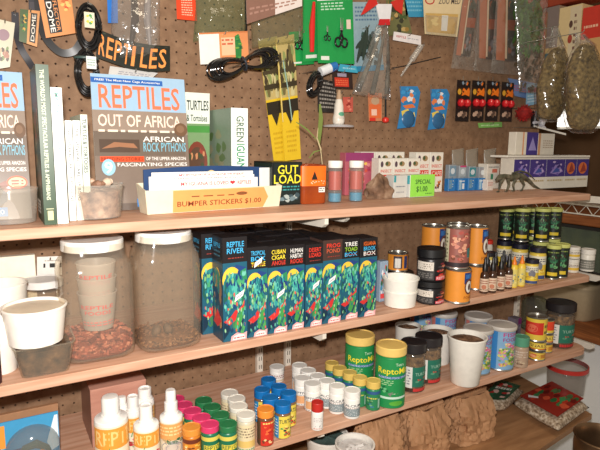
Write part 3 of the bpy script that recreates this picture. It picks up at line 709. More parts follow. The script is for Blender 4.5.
# --- price box with lime card
a = atz(392, 195.0, Z1); b = atz(434, 196.5, Z1)
p = atz(409.5, 198, Z1); w1 = aty(434, 190, p.y).x - p.x
rzq = 0.0
o = root('price_box', (p.x, p.y, Z1 + .0008), 'small white box with lime green special price card', 'box'); hB = aty(410, 175.5, p.y).z - Z1
mb = MB(); mb.box((0, 0, 0), (w1, .045, hB), mat((214, 214, 206), .5), .001); mb.build('box', o)
mb = MB(); mb.box((.001, -.0012, .002), (w1, 0 - .0002, hB + .001), mat((150, 226, 84), .6)); lc = mb.build('lime_card', o)
printing('handwriting', lc, on_front(0, w1, -.0013, 0, hB), [('t', 'SPECIAL', .2, .60, .85, .80, (40, 90, 50)), ('t', '$1.00', .25, .22, .70, .5, (40, 90, 50)), ('l', .62, .12, .9, .2, (60, 110, 60), 1)])
printing('box_print', o, on_left(0, .045, 0, 0, hB), [('r', .02, .02, .98, .98, (206, 208, 204)), ('r', .75, .6, .98, .98, (60, 160, 170)), ('l', .1, .45, .7, .55, (120, 130, 140), 1)])
# rotate so that its grey side shows to the left as in the photo
o.rotation_euler.z = 0.0
mb = MB(); pz = aty(393, 195, p.y + .012)
o2 = carton('grey_carton', (pz.x, p.y + .010, Z1), p.x - pz.x - .002, .035, hB - .001, 'pale grey white carton left of the lime price card', 'carton', (206, 206, 200), [('r', 0, .7, .16, 1, (50, 150, 160)), ('l', .15, .45, .85, .56, (120, 126, 136), 1), ('l', .2, .2, .8, .3, (150, 150, 156), 1)])
# --- blue packets
BL = (46, 122, 190)
def packet(x, y, z, w_, h_, label, shapes, col, i):
    return carton('plastic_packet', (x, y, z), w_, .018, h_, label, 'packet', col, shapes, group='small packets by the dragon figure', m=None)
lefts = [(448, 'left of the clear blue row'), (458, 'second from the white cartons'), (468, 'third from the white cartons'), (478, 'beside the dragon figure')]
for i, (px, lab) in enumerate(lefts):
    p = atz(px, 191.5 - i * .3, Z1); ww = 9 * mpp(p) * 1.08
    packet(p.x, p.y, Z1, ww, .040, 'bright blue packet in the bottom row, ' + lab, [('r', .1, .1, .45, .9, (150, 190, 214)), ('r', .55, .15, .85, .6, (226, 232, 236)), ('l', .1, .65, .9, .9, (220, 230, 240), 1)] if i % 2 else [('r', .1, .2, .5, .9, (110, 150, 176)), ('b', .1, .1, .9, .9, ([(70, 140, 200), (190, 210, 220)], 7, .12))], BL, i)
cols2 = [(120, 150, 170), (170, 180, 184), (60, 140, 150), (150, 150, 156)]
for i, (px, py) in enumerate([(449, 176), (459, 176), (469, 176), (479, 177)]):
    p = aty(px, py, 1.285); ww = 9 * mpp(p) * 1.08
    o = packet(p.x, 1.285, Z1, ww, .083 - i * .003, ['clear grey blister packet behind the first blue packet', 'pale blister packet with a pink top, behind the second blue packet', 'teal blister packet behind the third blue packet', 'grey blister packet left of the dragon figure'][i], [('r', .05, .55, .95, .95, cols2[i]), ('e', .5, .75, .3, .12, (214, 222, 226)), ('b', .05, .05, .95, .55, ([(90, 130, 160), (190, 196, 200), (60, 110, 150)], 8, .1))] + ([('r', .1, .93, .98, 1.0, (200, 70, 120))] if i == 1 else []), (150, 160, 168), i)
# white small box and clear blister
p = atz(484, 191, Z1); carton('mini_carton', (p.x + .012, p.y - .002, Z1), .028, .02, .036, 'small white carton between blue packets and dragon figure', 'carton', (224, 214, 204), [('l', .1, .4, .9, .8, (200, 120, 110), 2)])
for i, (px, Yq) in enumerate([(452, 1.32), (466, 1.32), (484, 1.30)]):
    p = aty(px, 160, Yq)
    pouch('blister_bag', [(px, 186, Yq), (px + 12, 185, Yq), (px + 12, 148, Yq), (px, 150, Yq)], .008, ['clear empty blister bag behind the left blue packets', 'clear empty blister bag behind the middle blue packets', 'clear empty blister bag between the packets and the white boxes'][i], 'bag', FROST, 'clear bags behind the packets', hook=False, seed=i, nx=6, ny=8)
# --- dragon figure
DR = noise_mat('dragon_grey', [(.3, (50, 54, 42)), (.6, (104, 100, 82)), (.75, (150, 140, 120))], 60, bump=.6, rough=.5)
a = aty(497, 190, 1.15); o = root('dragon_figure', (a.x, a.y, Z1), 'grey green toy dragon lizard crouching in front of the white boxes', 'toy'); k = mpp(a)
def Dp(px, py, dy=0): q_ = aty(px, py, a.y + dy); return q_ - Vector(o.location)
mb = MB(); mb.tube([Dp(496, 180, .01), Dp(500, 177, .012), Dp(505, 176, .015), Dp(511, 178, .02), Dp(516, 176, .022), Dp(522, 176, .022), Dp(528, 180, .02), Dp(534, 186, .015), Dp(540, 189, .01)], [.004, .009, .007, .011, .012, .010, .007, .005, .002], DR, 12); mb.build('body', o)
for pts in ([(503, 178), (500, 184), (499, 190)], [(508, 179), (509, 185), (507, 190)], [(515, 180), (513, 185), (514, 190)], [(521, 179), (524, 185), (522, 190)]):
    mb = MB(); mb.tube([Dp(*p_, .012) for p_ in pts], [.0065, .0045, .003], DR, 8); e_ = Dp(*pts[-1], .012); e_.z = .0035
    mb.tube([e_, e_ + Vector((-.012, -.003, 0))], .003, DR, 6); mb.build('leg', o)
mb = MB(); mb.tube([Dp(512, 173, .02), Dp(520, 171, .02), Dp(528, 173, .02), Dp(535, 180, .018)], [.002, .003, .003, .001], DR, 6); mb.build('crest', o)
# --- white and purple boxes
PU = (64, 50, 128)
art = [('r', 0, 0, 1, 1, (226, 222, 210)), ('r', 0, .38, 1, .95, PU), ('p', [(.2, .5), (.55, .85), (.9, .55), (.6, .45)], (150, 130, 196)), ('p', [(.3, .5), (.55, .7), (.8, .55)], (60, 80, 160)), ('b', .05, .4, .95, .92, ([(110, 90, 170), (190, 170, 210), (50, 40, 110)], 9, .09)), ('l', .08, .2, .9, .32, (190, 170, 130), 1)]
art2 = art[:2] + [('e', .5, .65, .35, .2, (210, 110, 60)), ('p', [(.3, .5), (.55, .85), (.8, .55)], (150, 60, 50))] + art[-1:]
pxs = [513, 529, 545.5, 564, 575.5, 587.5]; Yq = 1.20; base_h = aty(550, 158, Yq).z - Z1
for i in range(5):
    x0 = aty(pxs[i], 180, Yq).x; x1 = aty(pxs[i + 1], 180, Yq).x
    carton('purple_box', (x0, Yq, Z1), x1 - x0 - .001, .055, base_h, ['white box with purple picture, leftmost of the right-hand row', 'white box with purple picture, second in the right-hand row', 'white box with purple picture, middle of the right-hand row', 'white box with orange picture, second from the shelf end', 'white box with orange picture, last at the right shelf end'][i], 'box', (222, 216, 202), art if i < 3 else art2, group='purple and white boxes')
x0 = aty(505, 160, Yq).x; x1 = aty(588, 160, Yq).x
mb = MB(); mb.box((0, 0, 0), (x1 - x0, .070, .007), mat((228, 224, 214), .5), .0015); o = mb.build('flat_carton'); o.location = (x0, Yq - .008, Z1 + base_h + .002); tag(o, 'flat white carton lying across the purple boxes', 'carton')
zt = Z1 + base_h + .0095
p = aty(515, 154, Yq + .02); x1 = aty(537, 154, Yq + .02).x; hT = aty(530, 132.5, Yq + .02).z - zt
carton('stacked_box', (p.x, Yq + .02, zt), x1 - p.x, .03, hT, 'white box with purple picture on top of the flat carton', 'box', (220, 214, 200), [('r', .48, 0, 1, 1, PU), ('p', [(.58, .2), (.75, .8), (.95, .2)], (150, 140, 200)), ('r', .3, 0, .36, 1, (214, 150, 110))])
carton('stacked_box', (x1 + .002, Yq + .02, zt), aty(553.5, 154, Yq + .02).x - x1 - .002, .03, hT * .97, 'plain white box on top of the flat carton, right of its purple neighbour', 'box', (220, 214, 200), [('r', 0, 0, .14, 1, (200, 150, 110)), ('l', .3, .3, .9, .7, (170, 150, 130), 4)])
# package beside the dragon with green picture
p = aty(491, 185, 1.25); carton('white_carton', (p.x, 1.27, Z1), .062, .04, .085, 'white carton with green and red print behind the dragon figure', 'carton', (222, 216, 204), [('r', .1, .3, .9, .62, (206, 204, 196)), ('r', .3, .3, .5, .6, (50, 130, 100)), ('r', .4, .65, .8, .8, (200, 110, 90)), ('l', .1, .82, .9, .92, (120, 120, 120), 1)])

# ================================================================== MIDDLE SHELF
CUPW = mat((240, 236, 226), .35, kind='cup'); 
# --- big jars
def big_jar(xl, xr, ylid, yb, lidl, lidr, label, name='storage_jar'):
    s = list(spot((xl + xr) / 2, xr - xl, ylid, Z2, yb=yb)); x, y, r, h = s
    o = root(name, (x, y, Z2 + .0008), label, 'jar', 'big clear jars on the middle shelf'); lr = (lidr - lidl) / 2 * mpp(Vector((x, y, Z2 + h)))
    mb = MB(); hb = h - .022; q = r * .94; t = .0018
    mb.lathe([(q * .86, 0), (q * .97, .006), (q, .020), (q, hb * .80), (q * .97, hb * .88), (lr * .96, hb * .97), (lr * .93, hb + .016)], JARP, 64, sq=4.2, cap1=False)
    mb.build('body', o)
    mb = MB(); lm = mat((240, 238, 232), .35)
    mb.lathe([(lr * .99, hb + .002), (lr * 1.0, hb + .004)], lm, 72); mb.lathe([(lr, hb + .004), (lr, h - .003)], lm, 72, rib=.0008, cap0=False, cap1=False)
    mb.lathe([(lr, h - .003), (lr * .97, h), (lr * .9, h), (lr * .88, h - .0015)], lm, 72, cap0=False); mb.build('lid', o)
    return x, y, r * .94, h, lr
def chips(x, y, q, hfill, cols, n, size, label, name, z=None, seed=5, sq=4.2, top=0.006):
    rnd = random.Random(seed); mb = MB(); ms = [noise_mat('chip_%d' % i + name, [(.3, tuple(int(v * .8) for v in c)), (.7, c)], 80, rough=.7, bump=.4) for i, c in enumerate(cols)]
    N = 40; rings = []
    for zz, k in ((.0055, .80), (.012, .90), (hfill - .004, .90), (hfill, .80)):
        ring = []
        for i in range(N):
            a = 2 * PI * i / N; ca, sa = math.cos(a), math.sin(a); kk = 1 / ((abs(ca) ** sq + abs(sa) ** sq) ** (1 / sq)); ring.append(mb.add((q * k * kk * ca, q * k * kk * sa, zz)))
        rings.append(ring)
    for a_, b_ in zip(rings, rings[1:]):
        for i in range(N): mb.face((a_[i], a_[(i + 1) % N], b_[(i + 1) % N], b_[i]), ms[0], True)
    mb.face(rings[0][::-1], ms[0]); mb.face(rings[-1], ms[0])
    def chip(c, s, m):
        R_ = Matrix.Rotation(rnd.random() * 6, 3, 'X') @ Matrix.Rotation(rnd.random() * 6, 3, 'Z'); a, b, d = s * rnd.uniform(.6, 1.3), s * rnd.uniform(.4, .9), s * rnd.uniform(.25, .5)
        k = [mb.add(Vector(c) + R_ @ Vector((sx * a * rnd.uniform(.7, 1), sy * b, sz * d))) for sx in (-1, 1) for sy in (-1, 1) for sz in (-1, 1)]
        for f in ((0, 1, 3, 2), (4, 6, 7, 5), (0, 4, 5, 1), (2, 3, 7, 6), (0, 2, 6, 4), (1, 5, 7, 3)): mb.face([k[j] for j in f], m)
    for i in range(n):
        a = rnd.random() * 2 * PI; ca, sa = math.cos(a), math.sin(a); kk = 1 / ((abs(ca) ** sq + abs(sa) ** sq) ** (1 / sq))
        if i % 3: rr = .915 * q - size * .25; z_ = rnd.uniform(.012, hfill)
        else: rr = rnd.random() ** .5 * .82 * q; z_ = hfill + rnd.uniform(-.003, top)
        chip((rr * kk * ca, rr * kk * sa, z_), size * (.8 if i % 3 else 1.1), ms[i % len(ms)])
    o = mb.build(name); o.location = (x, y, (Z2 if z is None else z) + .0008); tag(o, label, name.replace('_', ' '), kind='stuff'); return o
x1, y1, q1, h1, l1 = big_jar(62, 134, 238, 364, 64.5, 124, 'big clear jar with white lid and red wood chips, between plastic tub and its twin')
chips(x1, y1, q1 * .97, .038, [(150, 72, 52), (176, 92, 68), (116, 52, 40), (196, 120, 92)], 700, .005, 'reddish wood chips in the bottom of the left big jar', 'wood_chips')
CP = clear_mat('cup_plastic', tint=(236, 228, 218), milk=.38, milkc=(236, 230, 222), rough=.25)
for i in range(3):
    z = Z2 + .046 + i * .030; r_ = .038 - i * .0
    o = tub('deli_cup', (x1 + .006, y1 + .008, r_, .075), z, ['lowest cup nested in the left big jar, on the wood chips', 'middle cup of the nested stack inside the left big jar', 'top cup with red print, nested inside the left big jar'][i], 'cup', CP, 'cups nested inside the big jar', taper=.74, deco=[('t', 'REPTILE', .1, .72, .85, .86, (214, 90, 90)), ('t', 'FOODS', .2, .52, .8, .66, (214, 90, 90)), ('l', .1, .1, .9, .3, (214, 120, 116), 2)] if i != 1 else None)
x2, y2, q2, h2, l2 = big_jar(134, 199, 230, 353, 131, 186, 'big clear jar with white lid and brown substrate, beside the tall jungle boxes')
chips(x2, y2, q2 * .97, .024, [(132, 88, 54), (96, 60, 36), (164, 118, 78)], 500, .0032, 'brown bark substrate in the bottom of the right big jar', 'bark_substrate', seed=9)
DKM = noise_mat('dark_cocoon', [(.3, (54, 40, 30)), (.7, (116, 88, 64))], 50, bump=.8, rough=.7)
for i, (px, py) in enumerate([(157, 321), (169, 322)]):
    p = aty(px, py + 3, y2 - q2 * .55); mb = MB(); mb.lathe([(.002, -.012), (.007, -.008), (.0095, 0), (.008, .008), (.002, .013)], DKM, 16, T=Matrix.Rotation(.35 - .8 * i, 4, 'Y'))
    o = mb.build('cocoon'); o.location = (p.x, y2 - q2 * .45, Z2 + .024 + .0135); tag(o, ['dark cocoon at the left in the right big jar', 'dark cocoon at the right in the right big jar'][i], 'cocoon', 'dark cocoons in the jar')
# --- tub with dark contents under the white cup
s = spot(46.5, 56, 335, Z2, yb=381)
p0 = atz(20.5, 382, Z2); p1 = atz(72, 371.5, Z2); wq = (p1 - p0).length
cx = (p0.x + p1.x) / 2; hT = aty(30, 348, p0.y).z - Z2
DIRT = noise_mat('dark_soil', [(.35, (52, 38, 26)), (.6, (104, 76, 52)), (.75, (150, 118, 84))], 55, bump=1.0, rough=.8)
TUBM = clear_mat('hazy_tub', tint=(244, 238, 226), milk=.11, milkc=(226, 216, 198), rough=.2)
rr = wq / 2 * 1.24
tub('soil_tub', (cx, p0.y + wq / 2 + .004, rr, hT), Z2, 'hazy clear square tub of dark soil, under the big white cup', 'tub', TUBM, taper=.765, rimw=.05, fill=DIRT, fillh=.80, sq=7, n=64)
zc = Z2 + hT + .0015
mb = MB()
cxw, cyw = cx - .004, p0.y + wq / 2 - .004
hW = aty(33, 303, cyw).z - zc; rw = 61 / 2 * mpp(aty(33, 300, cyw))
s = (aty(34, 303, cyw).x, cyw, rw, hW)
o = tub('deli_cup', s, zc - .004, 'big white cup with beige lid on top of the soil tub', 'cup', mat((244, 238, 228), .3), taper=.82, rimw=.07, n=48)
mb = MB(); mb.lathe([(rw * .92, hW * .86), (rw * .95, hW * .92), (rw * .3, hW * .93)], mat((222, 206, 182), .45), 40); mb.build('lid', o)
# --- jar and bright tubs behind
x, y, r, h = spot(43, 37, 279, Z2, Y=1.27)
jar('storage_jar', (x, y, r, h), Z2, 'small clear jar with white lid, behind the big white cup', 'jar', (240, 236, 228), WHITE, lidh=.14, bodymat=JARP, group='big clear jars on the middle shelf')
x, y, r, h = spot(0, 50, 283, Z2, Y=1.17)
tub('deli_cup', (x, y, r, h), Z2, 'large white tub cut off by the left edge, behind the big white cup', 'cup', mat((246, 240, 226), .35), taper=.85, rimw=.08, n=48)
x, y, r, h = spot(-3, 36, 318, Z2, Y=1.075)
tub('deli_cup', (x, y, r, h), Z2, 'short white tub cut off by the left edge, left of the soil tub', 'cup', mat((244, 238, 228), .35), taper=.85, rimw=.08)
p = aty(-30, 300, 1.31); p2 = aty(38, 300, 1.31)
carton('cream_carton', (p.x, 1.322, Z2), p2.x - p.x, .018, aty(10, 257, 1.322).z - Z2, 'cream carton standing against the board at far left, behind the tubs', 'carton', (252, 244, 222), [('l', .1, .3, .8, .5, (220, 200, 160), 2)])
card('data_card', [(37, 276, 1.352), (62, 275, 1.352), (62, 256, 1.352), (37, 257, 1.352)], 'small white card with black marks on the board, left of the big jar', 'card', (244, 240, 232), [('r', .25, .42, .33, .64, (30, 30, 30)), ('r', .50, .42, .74, .64, (30, 30, 30)), ('r', .9, .42, .98, .64, (30, 30, 30)), ('l', .3, .72, .9, .84, (180, 170, 160), 1)])
x, y, r, h = spot(-4, 12, 338, Z2, yb=386)
jar('dark_jar', (x, y, r, h), Z2, 'dark jar just showing at the left edge, beside the soil tub', 'jar', (60, 30, 34), (60, 40, 40))

# --- tall jungle boxes
def jungle(w_, d_, h_, title, sticker=None, badge=True, topc=(30, 26, 28)):
    tb = .76
    s = [('r', .0, .0, 1, tb, (30, 90, 112)), ('r', 0, tb, 1, 1, topc),
         ('p', [(0, .6), (.55, .74), (1, .70), (1, .5), (.5, .5), (0, .55)], (34, 66, 124)),
         ('e', .36, .60, .38, .12, (240, 196, 66)), ('e', .45, .545, .44, .115, (44, 120, 122)),
         ('b', 0.02, .32, .98, .68, ([(40, 132, 128), (24, 84, 104), (70, 160, 110), (30, 60, 110), (36, 110, 84)], 34, .13)),
         ('p', [(.02, .40), (.10, .60), (.22, .50), (.14, .34)], (30, 90, 80)), ('p', [(.6, .66), (.95, .70), (1, .58), (.8, .6)], (46, 134, 88)),
         ('p', [(.3, .56), (.5, .60), (.62, .50), (.55, .40), (.40, .44)], (80, 176, 160)),
         ('b', .02, .28, .98, .70, ([(110, 190, 170), (50, 150, 150), (24, 60, 110), (120, 180, 110), (30, 110, 120)], 60, .06)),
         ('b', .02, .04, .98, .28, ([(24, 60, 90), (40, 90, 110), (30, 50, 80), (60, 120, 80)], 20, .13)),
         ('p', [(.02, .20), (.3, .24), (.5, .30), (.62, .30), (.5, .20), (.2, .15)], (206, 50, 48)), ('p', [(.6, .30), (.8, .34), (.9, .42), (.84, .28)], (214, 56, 50)),
         ('p', [(.42, .12), (.55, .22), (.72, .30), (.88, .33), (.78, .20), (.58, .08)], (66, 150, 76)), ('p', [(.7, .08), (.85, .18), (.9, .12), (.8, .04)], (80, 160, 90)),
         ('p', [(.0, .02), (.2, .08), (.25, .16), (.0, .2)], (20, 50, 70)), ('b', .02, .06, .98, .5, ([(90, 170, 150), (210, 90, 80), (60, 130, 100), (40, 90, 130), (150, 200, 150)], 46, .045))]
    n = len(title)
    for i, (t, c) in enumerate(title):
        v1 = .96 - i * .062; s.append(('t', t, .16, v1 - .050, .86, v1, c))
    s.append(('l', .2, .795, .85, .815, (150, 60, 50), 1))
    if badge: s += [('p', [(.28, .0), (.32, .05), (.55, .08), (.8, .06), (.97, .075), (.95, .0)], (232, 170, 170)), ('p', [(.36, .01), (.42, .045), (.6, .06), (.85, .05), (.9, .01)], (244, 224, 220)), ('l', .42, .015, .85, .04, (214, 60, 70), 1)]
    if sticker: u, v = sticker; s.append(('p', [(u, v), (u + .36, v + .055), (u + .42, v + .115), (u + .05, v + .06)], (240, 236, 236))); s.append(('p', [(u + .1, v + .035), (u + .32, v + .065), (u + .32, v + .075), (u + .1, v + .045)], (150, 150, 160)))
    left = [('r', 0, 0, 1, tb, (34, 70, 92)), ('r', 0, tb, 1, 1, topc), ('e', .5, .58, .3, .12, (220, 170, 70)), ('b', .02, .05, .98, .72, ([(44, 110, 120), (150, 110, 80), (30, 50, 90), (60, 120, 90), (190, 140, 90)], 34, .14)), ('p', [(.1, .15), (.5, .3), (.9, .2), (.5, .12)], (206, 60, 56)),
            ('t', title[0][0], .2, .90, .8, .94, title[0][1]), ('l', .2, .80, .8, .88, (60, 110, 130), 2)]
    return s, left
CY = (70, 180, 230); YE = (240, 216, 60); RD = (226, 60, 44); GR = (150, 200, 60); WH = (238, 236, 230); ORR = (236, 110, 40)
def jbox(px, Yq, w_, h_, d_, title, label, sticker=None, name='jungle_box', x=None, topc=(30, 26, 28), badge=True):
    x = aty(px, 330, Yq).x if x is None else x
    f_, l_ = jungle(w_, d_, h_, title, sticker, badge, topc)
    return carton(name, (x, Yq, Z2), w_, d_, h_, label, 'box', (30, 28, 32), f_, l_, [('r', .04, .04, .96, .96, (40, 36, 38))], group='boxes with jungle pictures', bev=.0006)
Yj = 1.012
xA = atz(223, 342.5, Z2).x
edges = [(a_ - 0) for a_ in (223.3, 247.5, 267.8, 287.5, 305, 322, 341, 358.8, 375.7)]
ex = [aty(e_, 335 - (e_ - 223) * .19, Yj).x for e_ in edges]
hTall = aty(223, 238.5, Yj).z - Z2; hS = aty(258, 249, Yj).z - Z2
dJ = .058
titles = [[('REPTILE', CY), ('RIVER', CY)], [('TROPICAL', CY), ('BOX', CY), ('TURTLE', YE)], [('CUBAN', YE), ('CIGAR', YE), ('ANOLE', RD)], [('HUMAN', WH), ('HABITAT', WH), ('ROCKS', RD)], [('DESERT', RD), ('LIZARD', RD), ('', GR)], [('FROG', RD), ('POND', (200, 90, 60))], [('TREE', WH), ('TOAD', GR), ('BOX', CY)], [('IGUANA', ORR), ('BROOK', CY), ('BOX', WH)]]
titles = [[t for t in tt if t[0]] for tt in titles]
stk = [(.45, .38), (.30, .775), (.42, .40), None, (.38, .45), (.25, .47), None, None]
labs = ['tallest jungle box at the front, beside the big jar', 'tropical jungle box, just right of the tallest one', 'jungle box with yellow title, third from the big jar', 'jungle box with white title, fourth from the big jar', 'jungle box with red title, middle of the front row', 'jungle box with brown top, third from the right end', 'jungle box with white and green title, next to last on the right', 'jungle box with orange title, last on the right of the row']
for i in range(8):
    w_ = ex[i + 1] - ex[i] - .0008
    jbox(0, Yj + (.004 if i in (3, 6) else 0), w_, (hTall if i == 0 else hS * (1 + .01 * ((i * 3) % 4 - 1))), dJ, titles[i], labs[i], stk[i], x=ex[i], topc=(70, 50, 44) if i == 5 else (30, 26, 28))
f0 = Yj + dJ + .006
back = jbox(0, f0, ex[1] - ex[0] - .001, hTall, dJ, titles[0], 'second tallest jungle box, directly behind the front one', x=ex[0] - .022 + .0, badge=False)
rows = [(1, 4), (1, 4), (1, 3)]
src = None
words = ['second', 'third', 'rearmost']
cnt = 0
for rr_ in range(3):
    Yr = Yj + (rr_ + 1) * (dJ + .007)
    for i in range(1, [7, 6, 4][rr_]):
        w_ = ex[i + 1] - ex[i] - .0012; x_ = ex[i] + .006 + rr_ * .004
        lab = 'jungle box in the %s row, %s from the tallest box' % (words[rr_], ['first', 'second', 'third', 'fourth', 'fifth', 'sixth'][i - 1])
        if i == 1 and rr_ == 0: x_ = ex[1] + .008
        jbox(0, Yr, ex[2] - ex[1] - .004, hS * (1 + .008 * ((i + rr_) % 3)), dJ, titles[i], lab, x=x_ + (rr_ * .001), badge=False)
# blister card right of the boxes
p = aty(377, 300, 1.10)
carton('blister_pack', (p.x, 1.09, Z2), .026, .02, aty(380, 262, 1.09).z - Z2, 'small colourful blister pack between jungle boxes and white tubs', 'package', (150, 170, 190), [('b', .02, .05, .98, .95, ([(60, 140, 170), (214, 90, 90), (230, 230, 236), (60, 110, 80)], 24, .16)), ('r', .1, .08, .7, .2, (226, 80, 80))])
# --- stacked white tubs
s = spot(399.5, 37, 292, Z2, yb=310)
x, y, r, h = s; r *= .97
h2_ = aty(400, 277.5, y).z - Z2
tub('deli_cup', (x, y, r * .97, h2_ * .56), Z2, 'lower white tub of the nested pair beside the jungle boxes', 'cup', CUPW, taper=.88, rimw=.09, n=48)
tub('deli_cup', (x, y, r * 1.03, h2_ * .56), Z2 + h2_ * .46, 'upper white tub of the nested pair beside the jungle boxes', 'cup', CUPW, taper=.86, rimw=.09, n=48)
# --- black jars with red labels
def bdeco(): return [('r', 0, .05, .52, .95, (52, 50, 50)), ('r', .06, .5, .5, .92, (216, 208, 196)), ('l', .1, .55, .46, .85, (130, 120, 110), 3), ('l', .08, .12, .48, .4, (120, 116, 112), 3), ('b', .54, .05, 1, .95, ([(196, 50, 44), (60, 60, 64), (210, 120, 90), (120, 40, 50)], 20, .1)), ('r', .56, .05, .98, .24, (206, 56, 70)), ('t', 'REPTILE', .58, .08, .96, .21, (240, 200, 200))]
s = spot(429.5, 28, 285, Z2, yb=305.5); x, y, r, h = s; hh = aty(430, 279.5, y).z - Z2
jar('food_jar', (x, y, r, hh), Z2, 'black jar with red label, lower of the stacked pair beside the white tubs', 'jar', (26, 24, 26), (24, 24, 26), bdeco(), .26, group='black jars with red labels', turn=12)
hh2 = aty(430, 248, y).z - (Z2 + hh + .001)
jar('food_jar', (x - .002, y, r, hh2), Z2 + hh + .001, 'black jar with red label, upper of the stacked pair beside the white tubs', 'jar', (26, 24, 26), (24, 24, 26), bdeco(), .26, group='black jars with red labels', turn=12)
s = spot(397, 33, 271, Z2, Y=1.165); x, y, r, h = s
jar('food_jar', (x, y, r, h), Z2, 'black jar standing behind the nested white tubs, under the orange can', 'jar', (26, 24, 26), (24, 24, 26), [('r', .3, .1, .9, .9, (80, 90, 110))], .3, group='black jars with red labels')
ODEC = [('r', 0, 0, 1, 1, (228, 146, 52)), ('r', .62, .60, .98, .98, (30, 60, 120)), ('r', .66, .78, .94, .92, (60, 120, 190)), ('e', .78, .5, .15, .26, (110, 60, 44)), ('e', .78, .5, .11, .20, (232, 226, 214)), ('e', .79, .49, .05, .11, (90, 60, 50)), ('t', 'FOOD', .62, .10, .95, .19, (150, 80, 30))]
za = Z2 + h + .002; t = aty(398, 252, 1.165); can('food_can', (x + .002, 1.165, 20.5 / 2 * mpp(t), t.z - za), za, 'short orange can on the black jar behind the white tubs', 'can', mat((228, 146, 52), .35), [('r', .35, .1, .65, .95, (60, 50, 60)), ('r', .4, .15, .6, .8, (226, 220, 210)), ('r', .72, .1, .86, .95, (40, 60, 110)), ('r', .0, .0, .2, 1, (240, 170, 70))], group='orange cans on the middle shelf')
PDEC = [('r', 0, 0, 1, 1, (150, 90, 80)), ('r', 0, 0, .26, 1, (214, 206, 170)), ('l', .03, .1, .22, .9, (120, 116, 90), 8), ('b', .28, .1, .98, .98, ([(206, 130, 110), (170, 80, 70), (120, 70, 50), (220, 160, 130)], 40, .09)), ('r', 0, 0, 1, .12, (50, 40, 44)), ('r', .8, .25, .95, .5, (60, 120, 120))]
def ocan(xc, w_, yt, z, label, yb=None, Y=None, deco=ODEC, col=(228, 146, 52), turn=10):
    s = spot(xc, w_, yt, z, yb=yb, Y=Y); can('food_can', s, z, label, 'can', mat(col, .35), deco, group='orange cans on the middle shelf', turn=turn); return s
s1_ = ocan(456.5, 25.5, 268, Z2, 'plain orange can in the bottom row, under the pink picture can', yb=304.5)
s2_ = ocan(477.0, 21.5, 264, Z2, 'orange can at the right in the bottom row, beside the dropper bottles', Y=s1_[1] + .071)
zz = Z2 + s1_[3] + .002
ocan(458.5, 24.5, 226, zz, 'can with pink frog picture, in the top row of orange cans', Y=s1_[1], deco=PDEC, col=(150, 90, 80), turn=0)
zz2 = Z2 + s2_[3] + .002
ocan(477.5, 22, 225.5, zz2, 'orange can with blue badge, at the right in the top row', Y=s2_[1])
s3_ = ocan(434, 24, 262, Z2, 'orange can behind the stacked black jars, in the bottom row', Y=1.21)
ocan(434, 24, 225, Z2 + s3_[3] + .002, 'orange can standing behind the upper black jar, top row', Y=1.21)
s4_ = spot(459, 24, 263, Z2, Y=1.22); s4_ = ocan(459, 24, 260, Z2, 'orange can hidden in the back of the bottom row', Y=1.24)
ocan(459, 24, 223.5, Z2 + s4_[3] + .002, 'orange can in the back row, behind the pink picture can', Y=1.24)
# --- dropper bottles
def dropper(xc, yb, yt, label, Y=None, proto=None):
    s = spot(xc, 8.6, yt, Z2, yb=yb, Y=Y)
    if proto: return dup(proto, (s[0], s[1], Z2 + .0008), label, face_cam(s))
    x, y, r, h = s; o = root('dropper_bottle', (x, y, Z2 + .0008), label, 'bottle', 'brown dropper bottles with black caps', face_cam(s))
    br = mat((66, 40, 26), .2, spec=.8); mb = MB(); mb.lathe([(r * .9, 0), (r, .001), (r, h * .48), (r * .9, h * .55), (r * .42, h * .62), (r * .42, h * .66)], br, 24); mb.build('body', o)
    mb = MB(); mb.lathe([(r * .60, h * .62), (r * .62, h * .63)], mat((20, 18, 18), .4), 28); mb.lathe([(r * .62, h * .63), (r * .58, h * .80), (r * .36, h * .84), (r * .34, h * .96), (r * .2, h)], mat((20, 18, 18), .4), 28, rib=r * .03, cap0=False); mb.build('cap', o)
    mb = MB(); mb.lathe([(r * 1.015, h * .06), (r * 1.015, h * .42)], mat((222, 196, 170), .5), 28, cap0=False, cap1=False); mb.build('label', o)
    printing('label_print', o, on_cyl(r * 1.02, h * .06, h * .42, 150), [('l', .15, .55, .85, .9, (150, 80, 60), 2), ('e', .5, .35, .2, .18, (190, 120, 90)), ('l', .1, .05, .9, .2, (120, 90, 70), 1)], True)
    return o
d0 = dropper(483.5, 294, 258, 'brown dropper bottle next to the orange can')
for i, (xc, yb) in enumerate([(491.5, 293.3), (499.7, 291.5), (507.5, 289.5)]): dropper(xc, yb, 256, ['brown dropper bottle second from the orange can', 'brown dropper bottle third from the orange can', 'brown dropper bottle beside the yellow bottles'][i], proto=d0)
for i, (xc, Yq) in enumerate([(488, 1.065), (496, 1.067), (504, 1.069)]): dropper(xc, None, 255, ['brown dropper bottle in the second row, left', 'brown dropper bottle in the second row, middle', 'brown dropper bottle in the second row, right'][i], Y=Yq, proto=d0)
